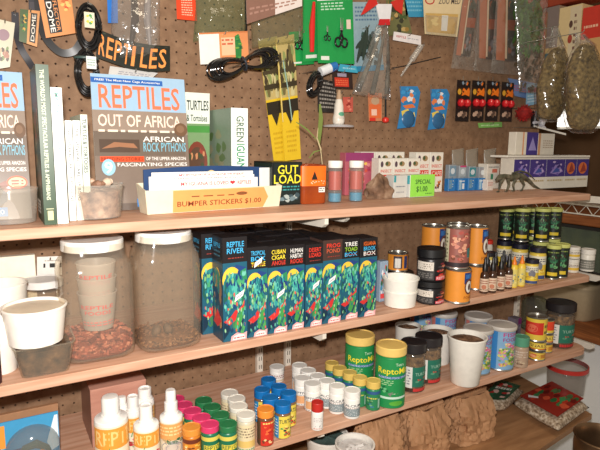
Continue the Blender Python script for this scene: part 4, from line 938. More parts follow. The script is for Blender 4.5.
# red capped and black lidded jars behind
YDEC = [('r', 0, 0, 1, 1, (232, 200, 60)), ('r', .0, .62, 1, .98, (226, 222, 200)), ('e', .55, .55, .18, .2, (120, 120, 130)), ('r', .1, .0, .9, .16, (60, 80, 130)), ('l', .1, .72, .9, .9, (90, 90, 110), 2), ('b', .1, .2, .9, .5, ([(240, 220, 110), (200, 160, 50)], 10, .1))]
s = spot(487.5, 11, 240, Z2, Y=1.17); jar('food_jar', s, Z2, 'pale jar with red cap behind the dropper bottles', 'jar', (206, 200, 190), (206, 50, 34), [('r', 0, 0, 1, 1, (206, 200, 186)), ('l', .1, .5, .9, .9, (120, 130, 120), 3)], .11, group='small jars on the middle shelf')
s = spot(489.5, 14, 252, Z2, Y=1.118); jar('food_jar', s, Z2, 'yellow jar with black lid right behind the dropper bottles', 'jar', (200, 180, 90), (34, 32, 38), YDEC, .14, group='small jars on the middle shelf')
# yellow dropper bottles with orange tips
def squeeze(xc, yb, yt, label, proto=None):
    s = spot(xc, 8, yt, Z2, yb=yb)
    if proto: return dup(proto, (s[0], s[1], Z2 + .0008), label, face_cam(s))
    x, y, r, h = s; o = root('squeeze_bottle', (x, y, Z2 + .0008), label, 'bottle', 'yellow squeeze bottles', face_cam(s)); yl = mat((232, 196, 60), .4)
    mb = MB(); mb.lathe([(r * .9, 0), (r, .001), (r, h * .66), (r * .8, h * .72), (r * .4, h * .75)], yl, 24); mb.build('body', o)
    mb = MB(); mb.lathe([(r * .6, h * .74), (r * .6, h * .8), (r * .42, h * .84), (r * .2, h * .98), (r * .1, h)], mat((236, 130, 36), .4), 20); mb.build('tip_cap', o)
    printing('label', o, on_cyl(r + .0002, h * .05, h * .6, 150), [('r', 0, 0, 1, 1, (224, 206, 110)), ('b', .1, .1, .9, .9, ([(90, 130, 150), (240, 226, 150), (180, 150, 60)], 10, .12))], True); return o
q_ = squeeze(512.7, 288.3, 257, 'yellow squeeze bottle with orange tip beside the dropper bottles')
squeeze(520.3, 287, 256, 'yellow squeeze bottle with orange tip, right one of the pair', q_)
def yjar(xc, w_, yt, label, yb=None, Y=None, lidh=.16):
    s = spot(xc, w_, yt, Z2, yb=yb, Y=Y); return jar('food_jar', s, Z2, label, 'jar', (228, 200, 80), (26, 26, 44), YDEC, lidh, group='small jars on the middle shelf'), s
yjar(530.3, 13.2, 259.5, 'short yellow jar with navy lid beside the squeeze bottles', yb=284.8)
yjar(538.5, 16.2, 247, 'tall yellow jar with navy lid in front of the green-topped cans', Y=1.062)
_, sA = yjar(520.5, 16, 243.5, 'yellow jar with navy lid behind the squeeze bottles', Y=1.125)
_, sB = yjar(505, 15.0, 240.5, 'yellow jar with navy lid behind the dropper bottles, under the cans', Y=1.19)
# green topped dark cans
GT = (206, 210, 120)
GDEC = [('r', 0, 0, 1, 1, (24, 34, 26)), ('b', .2, .3, .8, .8, ([(60, 140, 90), (40, 100, 70), (110, 170, 110)], 14, .12)), ('b', .05, .5, .95, .95, ([(60, 50, 34), (20, 60, 40)], 8, .1)), ('r', .25, .08, .75, .20, (224, 196, 50)), ('l', .2, .85, .8, .93, (140, 160, 80), 1)]
def gcan(x, y, r, h, z, label): return can('green_topped_can', (x, y, r, h), z, label, 'can', mat((24, 34, 26), .35), GDEC, group='dark cans with green tops', lid=.009, lidcol=GT)
sC = spot(551.5, 13.5, 246, Z2, yb=279.8); sD = spot(562, 13, 244.5, Z2, yb=277.6)
gcan(sC[0], sC[1], sC[2], sC[3], Z2, 'dark can with green top on the shelf board, left of the low pair')
gcan(sC[0] + sC[2] * 2.06, sC[1], sC[2], sC[3], Z2, 'dark can with green top on the shelf board, right of the low pair')
# top row stands on the jars and on low cans behind
sE = spot(534, 15, 245, Z2, Y=1.13); 
zt = Z2 + max(sA[3], sB[3]) + .012
rG = 7.5 * mpp(aty(525, 240, 1.13))
tops = [(505, 1.20), (521, 1.145), (541, 1.115), (552.5, 1.135), (515, 1.22), (533, 1.20)]
mbp = []
zrow = aty(506, 241.5, 1.17).z
for i, (px, Yq) in enumerate(tops):
    p = aty(px, 240, Yq); zb = aty(px, 243.5 if i > 1 else 242.5, Yq).z; 
    bh = zrow - Z2 - .002
    if i >= 2:
        can('green_topped_can', (p.x, Yq, rG * .98, bh), Z2, ['', '', 'dark can under the third green-topped can', 'dark can under the rightmost upper can', 'dark can at the back, under the left rear can', 'dark can at the back, under the right rear can'][i], 'can', mat((24, 34, 26), .35), GDEC, group='dark cans with green tops', lid=.009, lidcol=GT)
    ht = aty(px, 209.5, Yq).z - zrow
    gcan(p.x, Yq, rG, ht, zrow + .002, ['leftmost dark can with green top in the upper row', 'second dark can with green top in the upper row', 'third dark can with green top in the upper row', 'rightmost dark can with green top in the upper row', 'dark can with green top in the upper back row, left', 'dark can with green top in the upper back row, right'][i])
# white and yellow bottles at the shelf end
s = spot(571.5, 12.5, 259, Z2, yb=273.2); WD = [('r', 0, 0, 1, 1, (226, 220, 206)), ('r', 0, .25, 1, .55, (224, 186, 60)), ('l', .1, .6, .9, .9, (120, 100, 90), 2)]
jar('supplement_jar', s, Z2, 'short white jar with yellow band, lower of the pair at the shelf end', 'jar', (230, 226, 214), (232, 228, 218), WD, .24, group='white jars at the right shelf end')
z_ = Z2 + s[3] + .002; jar('supplement_jar', (s[0], s[1], s[2], aty(571.5, 247, s[1]).z - z_), z_, 'short white jar with yellow band, upper of the pair at the shelf end', 'jar', (230, 226, 214), (232, 228, 218), WD, .24, group='white jars at the right shelf end')
s = spot(586.5, 13.5, 249.5, Z2, yb=272); jar('supplement_jar', s, Z2, 'white bottle with grey label, last one at the middle shelf end', 'jar', (230, 226, 216), (232, 228, 220), [('r', 0, .1, 1, .75, (120, 120, 112)), ('l', .1, .2, .9, .65, (200, 196, 186), 3)], .22, group='white jars at the right shelf end')

# ================================================================== THIRD SHELF
# --- pinkish box
a = aty(90, 391, 1.16); b = aty(146, 380, 1.16)
PKB = noise_mat('pink_brown_board', [(.3, (176, 122, 104)), (.7, (198, 146, 126))], 8, (1, 1, 8), rough=.7, bump=.1)
carton('cardboard_box', (a.x, 1.16, Z3), b.x - a.x, .14, a.z - Z3, 'pinkish brown cardboard box behind the white bottles at lower left', 'box', (190, 140, 120), m=PKB, left=[('r', 0, 0, 1, 1, (150, 108, 92))], top=[('r', 0, .48, 1, .52, (170, 122, 104))])
# --- big white bottles
def wdeco(): return [('r', 0, 0, 1, 1, (238, 226, 200)), ('r', .04, .52, .98, .96, (232, 158, 62)), ('t', 'REPTI', .12, .60, .90, .90, (244, 206, 130)), ('p', [(.2, .44), (.45, .56), (.7, .58), (.96, .68), (.9, .54), (.6, .46), (.4, .40)], (56, 150, 92)), ('b', .04, .04, .98, .40, ([(206, 84, 84), (232, 196, 180), (190, 60, 70), (150, 170, 120)], 22, .09)), ('r', .12, .12, .4, .26, (190, 40, 56)), ('l', .45, .1, .95, .36, (214, 110, 110), 3)]
def wdeco2(): return [('r', 0, 0, 1, 1, (226, 212, 186)), ('r', .04, .50, .98, .97, (226, 164, 96)), ('b', .1, .3, .95, .6, ([(60, 110, 70), (110, 130, 110), (180, 160, 120)], 14, .1)), ('e', .5, .26, .36, .2, (150, 150, 150)), ('e', .5, .26, .24, .13, (200, 190, 176)), ('l', .1, .62, .9, .92, (240, 210, 150), 3)]
def spray(xc, wb, capw, yt, ysh, ycap, Y, label, kind, deco, h=None):
    """white bottle: body width wb px, cap width capw px, top, shoulder and cap bottom pixel rows"""
    t = aty(xc, yt, Y); x = t.x; r = wb / 2 * mpp(t); rc = capw / 2 * mpp(t); zs = aty(xc, ysh, Y).z - Z3; zc = aty(xc, ycap, Y).z - Z3; h = t.z - Z3
    o = root('lotion_bottle' if kind == 'flip' else 'spray_bottle', (x, Y, Z3 + .0008), label, 'bottle', 'big white bottles on the third shelf', face_cam((x, Y)))
    wm = mat((240, 238, 232), .3); mb = MB()
    zc = zs + .007
    mb.lathe([(r * .92, 0), (r, .003), (r, zs - .006), (r * .985, zs - .002), (r * .95, zs - .0004), (rc * 1.3, zs + .0015), (rc * 1.15, zs + .003), (rc * 1.12, zc), (rc * .9, zc + .001)], wm, 40); mb.build('body', o, 28)
    mb = MB()
    if kind == 'flip': mb.lathe([(rc, zc + .001), (rc * 1.02, zc + .003), (rc * 1.0, h - .004), (rc * .85, h), (rc * .5, h + .001)], wm, 40)
    elif kind == 'cap': mb.lathe([(rc, zc + .001), (rc, h - .001), (rc * .92, h), (rc * .8, h), (rc * .76, h - .003)], wm, 48, rib=rc * .03)
    else:
        zm = zc + (h - zc) * .45
        mb.lathe([(rc * 1.02, zc + .001), (rc * 1.02, zm), (rc * .8, zm + .002), (rc * .78, h - .003), (rc * .66, h)], wm, 48, rib=rc * .02)
    mb.build('cap', o)
    printing('label', o, on_cyl(r + .0002, .006, zs - .008, 160), deco, True)
    return o
spray(110, 32.5, 17, 396.5, 416.5, 413, 1.065, 'largest white bottle with flip cap and orange label, at lower left', 'flip', wdeco())
spray(145.5, 25, 13, 405, 423, 419, 1.055, 'white bottle with ribbed cap, between the largest bottle and the sprayer', 'cap', wdeco())
spray(170.5, 23, 13, 390, 415, 416, 1.055, 'white pump bottle with two-step cap, right of the other white bottles', 'pump', wdeco2())
spray(132.5, 15, 11, 396, 411, 408, 1.115, 'slim white bottle behind the largest and the ribbed-cap bottles', 'cap', wdeco())
spray(144.5, 18, 13, 388, 400, 398, 1.135, 'white bottle behind the ribbed-cap one, next to the pink lid', 'cap', wdeco2())
spray(121.5, 12, 9, 397, 407, 405, 1.135, 'small white capped bottle just behind the largest bottle', 'flip', wdeco())
# --- blister pack at lower left
YB = 1.10
def P3(px, py, Y=YB): return aty(px, py, Y)
bl, br = P3(-25, 440), P3(59, 430); tr = P3(58, 412); tl = P3(-25, 421)
base = Vector((bl.x, YB, Z3)); o = root('dome_pack', base, 'toy lizard pack with clear dome and blue card, at the lower left corner', 'package')
W_ = br.x - bl.x; Hh = P3(57, 411).z - Z3
BLU = [('r', 0, 0, 1, 1, (64, 150, 196)), ('p', [(.84, .55), (.95, .95), (.99, .95), (.99, .45), (.9, .4)], (220, 232, 240)), ('r', .0, .6, .34, .95, (230, 150, 60)), ('p', [(.62, .2), (.7, .42), (.8, .45), (.78, .25)], (226, 160, 70)), ('r', .4, .4, .58, .55, (36, 60, 110)), ('b', .3, .05, .9, .5, ([(60, 110, 90), (226, 150, 60), (40, 70, 120)], 14, .06))]
mb = MB(); mb.box((0, 0, 0), (W_, .002, Hh), mat((64, 140, 190), .4)); mb.build('card', o)
printing('card_picture', o, on_front(0, W_, 0, 0, Hh), BLU)
DOME = clear_mat('blister_dome', tint=(200, 206, 206), milk=.12, rough=.08)
mb = MB(); c = P3(33, 447); rx = 25 * mpp(c); N = 28; rings = []
cz = P3(33, 449).z - Z3; cxx = c.x - base.x
for k_ in range(9):
    e = k_ / 8; rr = rx * math.cos(e * PI / 2 * .98); dy = -.03 * math.sin(e * PI / 2)
    rings.append([mb.add((cxx + rr * math.cos(2 * PI * i / N), dy - .0006, max(.002, cz + rr * 1.05 * math.sin(2 * PI * i / N) - 0))) for i in range(N)])
for a_, b_ in zip(rings, rings[1:]):
    for i in range(N): mb.face((a_[i], a_[(i + 1) % N], b_[(i + 1) % N], b_[i]), DOME, True)
mb.build('clear_dome', o)
mb = MB(); LZ = mat((70, 90, 70), .5)
mb.tube([(cxx - .03, -.010, cz - .01), (cxx - .015, -.012, cz + .012), (cxx + .005, -.012, cz + .016), (cxx + .025, -.010, cz + .002), (cxx + .032, -.008, cz - .018)], [.002, .006, .008, .005, .002], LZ); mb.build('toy_lizard', o)
p = P3(18, 411, 1.145); q_ = P3(57, 404, 1.145)
carton('brown_card_pack', (p.x - .06, 1.145, Z3), q_.x - p.x + .062, .010, q_.z - Z3, 'brown backing card just behind the blue dome pack', 'package', (164, 122, 90))
# --- lidded jars in rows
PK = (214, 60, 108); GL = (40, 116, 70); YL = (232, 200, 110)
GDE = [('r', 0, 0, 1, 1, (30, 110, 78)), ('r', 0, .82, 1, .98, (214, 200, 90)), ('r', .25, .45, .9, .66, (224, 206, 70)), ('t', 'REPTO', .28, .47, .86, .64, (40, 90, 60)), ('b', .1, .08, .95, .42, ([(60, 150, 170), (120, 190, 110), (20, 80, 60)], 14, .09))]
ODE = [('r', 0, 0, 1, 1, (214, 132, 44)), ('r', 0, .82, 1, 1, (110, 50, 30)), ('b', .05, .3, .95, .85, ([(120, 60, 30), (236, 190, 80), (236, 220, 160)], 18, .09)), ('l', .3, .1, .9, .3, (240, 220, 160), 2)]
def row(first, others, name, lid, body, deco, labels, group, lidh=.2, h=None, ribs=True, bodymat=None, arc=170, fill=None):
    xc, w_, yt, yb, Y = first; s = spot(xc, w_, yt, Z3, yb=yb, Y=Y)
    o = jar(name, s, Z3, labels[0], 'jar', body, lid, deco, lidh, ribs, group, bodymat=bodymat, arc=arc, fill=fill); res = [s]
    for (x_, y_), lb in zip(others, labels[1:]):
        p = atz(x_, y_, Z3 + s[3]); dup(o, (p.x, p.y, Z3 + .0008), lb, face_cam(p)); res.append((p.x, p.y, s[2], s[3]))
    return o, res
hj = .078
def fixedY(xc, yt, h): p = atz(xc, yt, Z3 + h); return p.y
ys = fixedY(210, 424, hj)
row((210, 18.5, 424, None, ys), [(201.5, 417), (192.5, 410.5), (184, 404.5), (176, 398.5)], 'food_jar', PK, (30, 110, 78), GDE, ['green jar with pink lid at the front of its row, beside the orange-lidded jar', 'green jar with pink lid, second from the front', 'green jar with pink lid, third from the front', 'green jar with pink lid, fourth from the front', 'green jar with pink lid, rearmost of its row beside the white bottles'], 'jars with pink lids', .17)
row((228, 18.5, 423.5, None, fixedY(228, 423.5, hj)), [(220.5, 414.5), (212, 406.5), (203.5, 400)], 'food_jar', GL, (30, 110, 78), GDE, ['green-lidded jar at the front of its row, between pink lid and white lid', 'green-lidded jar second from the front', 'green-lidded jar third from the front', 'rearmost green-lidded jar, nearest the board'], 'jars with green lids', .17)
s = spot(191.5, 18.5, 426.5, Z3, Y=fixedY(191.5, 426.5, .074)); jar('food_jar', s, Z3, 'amber jar with orange lid right of the pump bottle, at the bottom edge', 'jar', (200, 120, 40), (222, 146, 60), ODE, .2, group='jars with orange lids')
CDE = [('r', 0, 0, 1, 1, (224, 206, 166)), ('l', .1, .5, .9, .92, (130, 110, 90), 4), ('r', .1, .15, .9, .4, (226, 190, 110)), ('l', .15, .02, .85, .12, (50, 150, 120), 1)]
row((246, 19, 414, None, fixedY(246, 414, hj + .002)), [(238.5, 405.5), (239.5 - 3, 398), (229.5, 392.5)], 'supplement_jar', (224, 220, 208), (206, 196, 170), CDE, ['cream labelled jar with white lid at the front, right of the green lids', 'cream jar with white lid, second from the front', 'cream jar with white lid, third from the front', 'rearmost cream jar with white lid, beside the green lids'], 'cream jars with white lids', .13, ribs=False)
# blue capped
CAPB = (20, 110, 180); BDE = [('r', 0, 0, .34, 1, (46, 140, 196)), ('r', .34, 0, 1, 1, (228, 206, 80)), ('b', .36, .05, .98, .6, ([(206, 60, 50), (60, 150, 80), (240, 224, 120), (40, 60, 60)], 18, .1)), ('t', 'TURTLE', .36, .68, .96, .86, (60, 70, 60)), ('l', .05, .1, .3, .9, (220, 230, 236), 6)]
so = spot(282.5, 16.5, 403, Z3, yb=440)
ob = jar('food_jar', so, Z3, 'clear jar with blue lid and yellow label, front of the blue group', 'jar', (120, 90, 60), CAPB, BDE, .24, group='jars with blue lids', bodymat=mat((124, 92, 64), .15, spec=.8))
for (x_, y_), lb in zip([(288.5, 392.5), (270.5, 397), (262, 389), (279, 386), (268.5, 379.0)], ['jar with blue lid at the right side of the blue group', 'jar with blue lid in the middle of the group, behind the orange lid', 'jar with blue lid at the left side of the blue group', 'jar with blue lid in the back right of the blue group', 'rearmost jar with blue lid, in front of the left upright']):
    p = atz(x_, y_, Z3 + so[3]); dup(ob, (p.x, p.y, Z3 + .0008), lb, face_cam(p))
so2 = spot(265.5, 17, 408.5, Z3, yb=447.5)
jar('food_jar', so2, Z3, 'amber jar with orange lid and red label, left of the front blue lid', 'jar', (140, 60, 34), (232, 142, 54), [('r', 0, 0, .3, 1, (90, 70, 50)), ('r', .3, 0, .92, 1, (206, 54, 40)), ('b', .1, .05, .95, .3, ([(240, 200, 140), (120, 60, 40)], 10, .08)), ('b', .3, .4, .9, .9, ([(236, 110, 60), (180, 40, 34)], 10, .1)), ('l', .4, .86, .9, .98, (240, 220, 120), 1)], .2, group='jars with orange lids', bodymat=mat((110, 70, 44), .15, spec=.8))
# white supplement bottles
SDE = [('r', .2, .1, .75, .55, (226, 170, 120)), ('t', 'REPTIVITE', .1, .66, .9, .80, (60, 66, 80)), ('l', .15, .56, .85, .62, (120, 130, 140), 1), ('l', .1, .0, .9, .08, (150, 150, 150), 1)]
SDG = [('r', .0, .1, 1, .55, (128, 142, 146)), ('l', .05, .14, .95, .5, (196, 204, 206), 4), ('t', 'CALCIUM', .08, .66, .92, .80, (40, 44, 60)), ('l', .15, .56, .85, .62, (120, 60, 60), 1)]
WHB = (238, 236, 230)
sw = spot(351.5, 16.5, 390, Z3, yb=420)
og = jar('supplement_jar', sw, Z3, 'white bottle with grey label, front one next to the small yellow lids', 'jar', WHB, WHB, SDG, .24, group='white supplement bottles')
sw2 = spot(312, 16.5, 383, Z3, yb=412.5)
oo = jar('supplement_jar', sw2, Z3, 'white bottle with orange label, directly behind the small red-capped bottle', 'jar', WHB, WHB, SDE, .24, group='white supplement bottles')
for (x_, y_), src_, lb in [((337.2, 385.5), og, 'white bottle with grey label, second from the small yellow lids'), ((327.2, 380.5), og, 'white bottle with grey label, third from the small yellow lids'), ((318, 375.5), og, 'white bottle at the back, fourth from the small yellow lids'), ((302.2, 377.5), oo, 'white bottle with orange label, left of its twin by the blue lids'), ((308.3, 370), oo, 'white bottle in the back row, middle one beside the right upright'), ((299.5, 365), oo, 'rearmost white bottle, touching the right upright'), ]:
    hh = sw[3] if src_ is og else sw2[3]; p = atz(x_, y_, Z3 + hh); dup(src_, (p.x, p.y, Z3 + .0008), lb, face_cam(p))
s = spot(277, 15, 366.5, Z3, Y=1.27); jar('supplement_jar', s, Z3, 'white jar between the two uprights, behind the blue lids', 'jar', WHB, WHB, [('l', .1, .4, .9, .8, (160, 110, 110), 2), ('r', .0, .1, 1, .25, (210, 190, 160))], .24, group='white supplement bottles')
s = spot(317, 12, 402, Z3, yb=431.5); jar('dropper_vial', s, Z3, 'small white bottle with red cap standing alone at the shelf front', 'bottle', (236, 234, 228), (190, 46, 40), [('l', .3, .5, .8, .8, (190, 180, 176), 3), ('p', [(.35, .2), (.5, .3), (.7, .3), (.65, .2)], (50, 50, 56)), ('l', .3, .05, .8, .14, (200, 110, 90), 1)], .32, lidr=1.0)
# small yellow lids
YDE = [('r', 0, 0, 1, 1, (44, 130, 84)), ('r', 0, .84, 1, 1, (50, 90, 140)), ('b', .05, .1, .6, .75, ([(30, 90, 70), (120, 180, 120), (60, 120, 150)], 12, .1)), ('r', .74, .1, .86, .6, (150, 190, 170)), ('l', .2, .55, .7, .7, (220, 206, 90), 1)]
sy_ = spot(372.5, 14.6, 380.5, Z3, yb=411.5)
oy = jar('food_jar', sy_, Z3, 'small green jar with yellow lid at the front, before the big green can', 'jar', (44, 130, 84), (222, 190, 100), YDE, .24, group='small jars with yellow lids')
for (x_, y_), lb in zip([(359.8, 376.3), (349.5, 371.2), (339.5, 366.8), (331.8, 362)], ['small green jar with yellow lid, second from the front', 'small green jar with yellow lid, third from the front', 'small green jar with yellow lid, fourth from the front', 'small green jar with yellow lid, rearmost of the row']):
    p = atz(x_, y_, Z3 + sy_[3]); p.x -= .002; p.y -= .004; dup(oy, (p.x, p.y, Z3 + .0008), lb, face_cam(p))
# ReptoMin cans
RDE = [('r', 0, 0, 1, 1, (32, 140, 76)), ('t', 'ReptoMin', .26, .66, 1.02, .82, (240, 220, 50)), ('r', .26, .60, 1.0, .65, (40, 90, 150)), ('t', 'FLOATING FOOD STICKS', .28, .605, .98, .645, (200, 220, 230)), ('t', 'Tetra', .66, .86, .86, .92, (190, 220, 190)), ('l', .28, .46, .62, .58, (160, 200, 150), 3), ('p', [(.50, .30), (.62, .34), (.95, .56), (.98, .50), (.72, .30), (.56, .24)], (120, 130, 116)), ('p', [(.55, .30), (.9, .52), (.94, .5), (.66, .29)], (190, 196, 180)), ('b', .28, .3, .55, .46, ([(110, 190, 130), (20, 100, 60)], 8, .05)), ('r', .27, .19, .95, .235, (200, 226, 210)), ('e', .7, .1, .16, .05, (90, 170, 60))]
def bigcan(s, label):
    return jar('reptomin_can', s, Z3, label, 'can', (32, 140, 76), (230, 196, 112), RDE, .145, False, 'big green food cans', lidr=1.02, v0=.02, v1=.97, turn=-8)
s1 = spot(389, 30.5, 344.5, Z3, yb=409.5); bigcan(s1, 'big green turtle food can with yellow lid, nearest the shelf front')
p = atz(361, 336, Z3 + s1[3]); s2 = (p.x + .008, p.y + .014, s1[2], s1[3]); bigcan(s2, 'big green turtle food can with yellow lid, behind its twin')
# jars with black lids
TURD = [('r', 0, .15, .42, .98, (222, 220, 214)), ('l', .04, .25, .38, .9, (130, 130, 140), 6), ('r', .42, .2, 1, .98, (34, 110, 90)), ('t', 'TURTLE', .50, .64, .92, .76, (150, 190, 170)), ('b', .44, .2, .98, .6, ([(200, 80, 60), (30, 80, 80), (90, 150, 120)], 10, .08)), ('r', 0, 0, 1, .14, (60, 40, 30)), ('r', .45, .02, .9, .14, (190, 50, 50))]
PELL = noise_mat('food_pellets', [(.35, (66, 44, 28)), (.6, (130, 96, 60)), (.75, (170, 134, 84))], 90, bump=1.0, rough=.6)
JG = clear_mat('food_jar_plastic', tint=(250, 248, 240), milk=.05)
def bjar(s, label, deco=TURD, h0=.02):
    return jar('pellet_jar', s, Z3, label, 'jar', (200, 180, 160), (40, 36, 38), deco, .19, True, 'pellet jars with black lids', bodymat=JG, fill=PELL, v0=.04, v1=.68, lidr=1.06, turn=14)
s = spot(411.5, 25.5, 341.5, Z3, yb=394); bjar(s, 'pellet jar with black lid right beside the big green cans')
s = spot(429, 27, 335, Z3, Y=1.068); bjar(s, 'pellet jar with black lid next to the tall white cup')
s = spot(557.5, 28, 302.5, Z3, yb=349); bjar(s, 'pellet jar with black lid standing last at the right shelf end')
# white cups
BRN = noise_mat('brown_mix', [(.35, (84, 58, 40)), (.6, (130, 96, 70)), (.75, (168, 132, 100))], 60, bump=.8, rough=.8)
s = spot(461, 37, 335, Z3, yb=388); x, y, r, h = s; r *= 1.02
tub('deli_cup', (x, y - .012, r * 1.02, h), Z3, 'tall white cup full of brown mix, at the front beside the flowery cans', 'cup', CUPW, taper=.72, rimw=.08, fill=BRN, fillh=.90, n=48)
s = spot(408, 26, 325, Z3, Y=1.27); tub('deli_cup', (s[0], s[1], s[2], .075 if s[3] > .2 else s[3]), Z3, 'white cup of brown mix behind the big green can, leftmost cup', 'cup', CUPW, taper=.9, rimw=.07, fill=BRN, fillh=.86)
s = spot(438, 31, 329.5, Z3, Y=1.15); tub('deli_cup', s, Z3, 'white cup of brown mix behind the pellet jar', 'cup', CUPW, taper=.8, rimw=.09, fill=BRN, fillh=.88)
# flowery cans with frosted lids
FDE = [('r', 0, 0, 1, 1, (130, 172, 206)), ('r', .0, 0, .14, 1, (214, 200, 196)), ('r', .14, 0, .28, 1, (204, 120, 110)), ('r', .28, .0, .42, 1, (60, 130, 190)), ('b', .42, .05, .98, .6, ([(150, 180, 60), (224, 206, 80), (90, 130, 60), (206, 120, 150), (120, 160, 60)], 40, .09)), ('b', .55, .45, .95, .72, ([(206, 90, 140), (230, 160, 180)], 8, .08)), ('b', .42, .1, .98, .7, ([(190, 200, 110), (226, 220, 160), (110, 160, 110), (210, 150, 180)], 40, .05)), ('t', 'FISH', .55, .84, .96, .94, (186, 60, 120)), ('t', 'FOOD', .55, .72, .96, .81, (160, 50, 120))]
FLID = mat((196, 190, 182), .5)
def fcan(s, label, z=Z3):
    x, y, r, h = s; o = can('flower_can', s, z, label, 'can', mat((90, 150, 206), .35), FDE, group='blue cans with flowers')
    mb = MB(); mb.lathe([(r * 1.02, h - .010), (r * 1.06, h - .008), (r * 1.06, h), (r * 1.02, h + .0025), (r * .92, h + .0025), (r * .88, h + .001)], FLID, 48); mb.build('lid', o); return o
sF = spot(498, 29, 326, Z3, yb=372.5); sF = (sF[0] + .006, sF[1] + .002, sF[2] * .93, sF[3]); fcan(sF, 'blue can with flowers and pale lid, front one beside the green-lidded jar')
fcan((1.218, 1.044, sF[2], sF[3]), 'blue can with flowers, half hidden by the tall white cup')
for (x_, y_), lb in zip([(sF[0] + .006, sF[1] + .095), (1.24, 1.205), (1.238, 1.302)], ['blue can with flowers and pale lid, in the back behind the front one', 'blue can with pale lid in the back, above the tall white cup', 'blue can with pale lid at the back left, behind the cups']):
    fcan((x_, y_, sF[2], sF[3]), lb)
# green lidded jar
s = spot(519.5, 15, 337, Z3, yb=368.5)
jar('food_jar', s, Z3, 'pale jar with sea green lid between flowery can and stacked cans', 'jar', (176, 150, 124), (84, 150, 120), [('r', 0, 0, 1, 1, (176, 150, 128)), ('l', .15, .5, .85, .9, (220, 206, 190), 3), ('b', .2, .1, .9, .45, ([(120, 90, 70), (200, 180, 150)], 10, .1))], .30, ribs=False)
p = aty(517, 326, 1.16); 
carton('purple_package', (p.x - .012, 1.16, Z3), .034, .03, aty(517, 319, 1.16).z - Z3, 'small purple and grey package behind the sea green lid', 'package', (120, 110, 122), [('r', .5, .7, 1, 1, (120, 40, 100)), ('b', .05, .1, .95, .7, ([(150, 140, 150), (90, 70, 110)], 8, .1))])
# stacked small cans
R1 = [('r', 0, 0, 1, 1, (226, 196, 70)), ('r', 0, .25, .75, .85, (206, 52, 36)), ('e', .35, .55, .2, .2, (226, 110, 80)), ('l', .78, .2, .98, .8, (120, 110, 60), 2)]
R2 = [('r', 0, 0, 1, 1, (230, 200, 74)), ('r', .1, .3, .9, .85, (240, 212, 90)), ('t', 'SNAILS', .2, .35, .9, .8, (110, 70, 40)), ('r', 0, 0, 1, .12, (206, 70, 40))]
R3 = [('r', 0, 0, 1, 1, (224, 190, 80)), ('e', .35, .5, .28, .34, (200, 60, 44)), ('e', .35, .5, .14, .2, (236, 170, 120)), ('r', .66, .2, .98, .8, (190, 130, 50))]
s = spot(536, 16.5, 345, Z3, yb=361.3); zc = Z3
def scan(s, z, lab, deco): can('snack_can', s, z, lab, 'can', mat((226, 196, 70), .35), deco, group='small stacked yellow cans'); return z + s[3] + .0018
hsm = .030
zc = scan((s[0], s[1], s[2], hsm), zc, 'lowest yellow can of the left stack, beside the sea green lid', R3)
zc = scan((s[0], s[1], s[2], hsm), zc, 'middle yellow can of the left stack', R2)
hT = aty(533, 317, s[1]).z - zc
scan((s[0] - .006, s[1] + .004, s[2] * 1.22, hT), zc, 'widest red and yellow can, on top of the left stack', R1)
s = spot(550.5, 12.5, 343, Z3, yb=355.2); s = (s[0], s[1] + .022, s[2] * 1.15, s[3]); zc = Z3
for i, (dk, lb) in enumerate([(R3, 'lowest yellow can of the right stack, beside the end pellet jar'), (R2, 'middle yellow can of the right stack'), ([('r', 0, 0, 1, 1, (226, 70, 40)), ('r', 0, 0, 1, .2, (226, 196, 70))], 'tall red can on top of the right stack')]):
    h = .030 if i < 2 else aty(550, 318, s[1]).z - zc
    zc = scan((s[0] , s[1], s[2], h), zc, lb, dk)
# clear round jar behind the stacks
GJ = clear_mat('green_tinted_jar', tint=(196, 204, 178), milk=.06)
s = spot(536.5, 27, 297, Z3, Y=1.20); x, y, r, h = s; o = root('glass_jar', (x, y, Z3 + .0008), 'greenish clear round-topped jar behind the stacked yellow cans', 'jar')
mb = MB(); mb.lathe([(r * .9, 0), (r, .006), (r, h * .72), (r * .95, h * .84), (r * .78, h * .93), (r * .5, h * .985), (r * .2, h)], GJ, 40); mb.build('body', o)
mb = MB(); mb.lathe([(r * 1.01, h * .10), (r * 1.01, h * .14)], mat((90, 96, 70), .4), 40, cap0=False, cap1=False); mb.build('band', o)

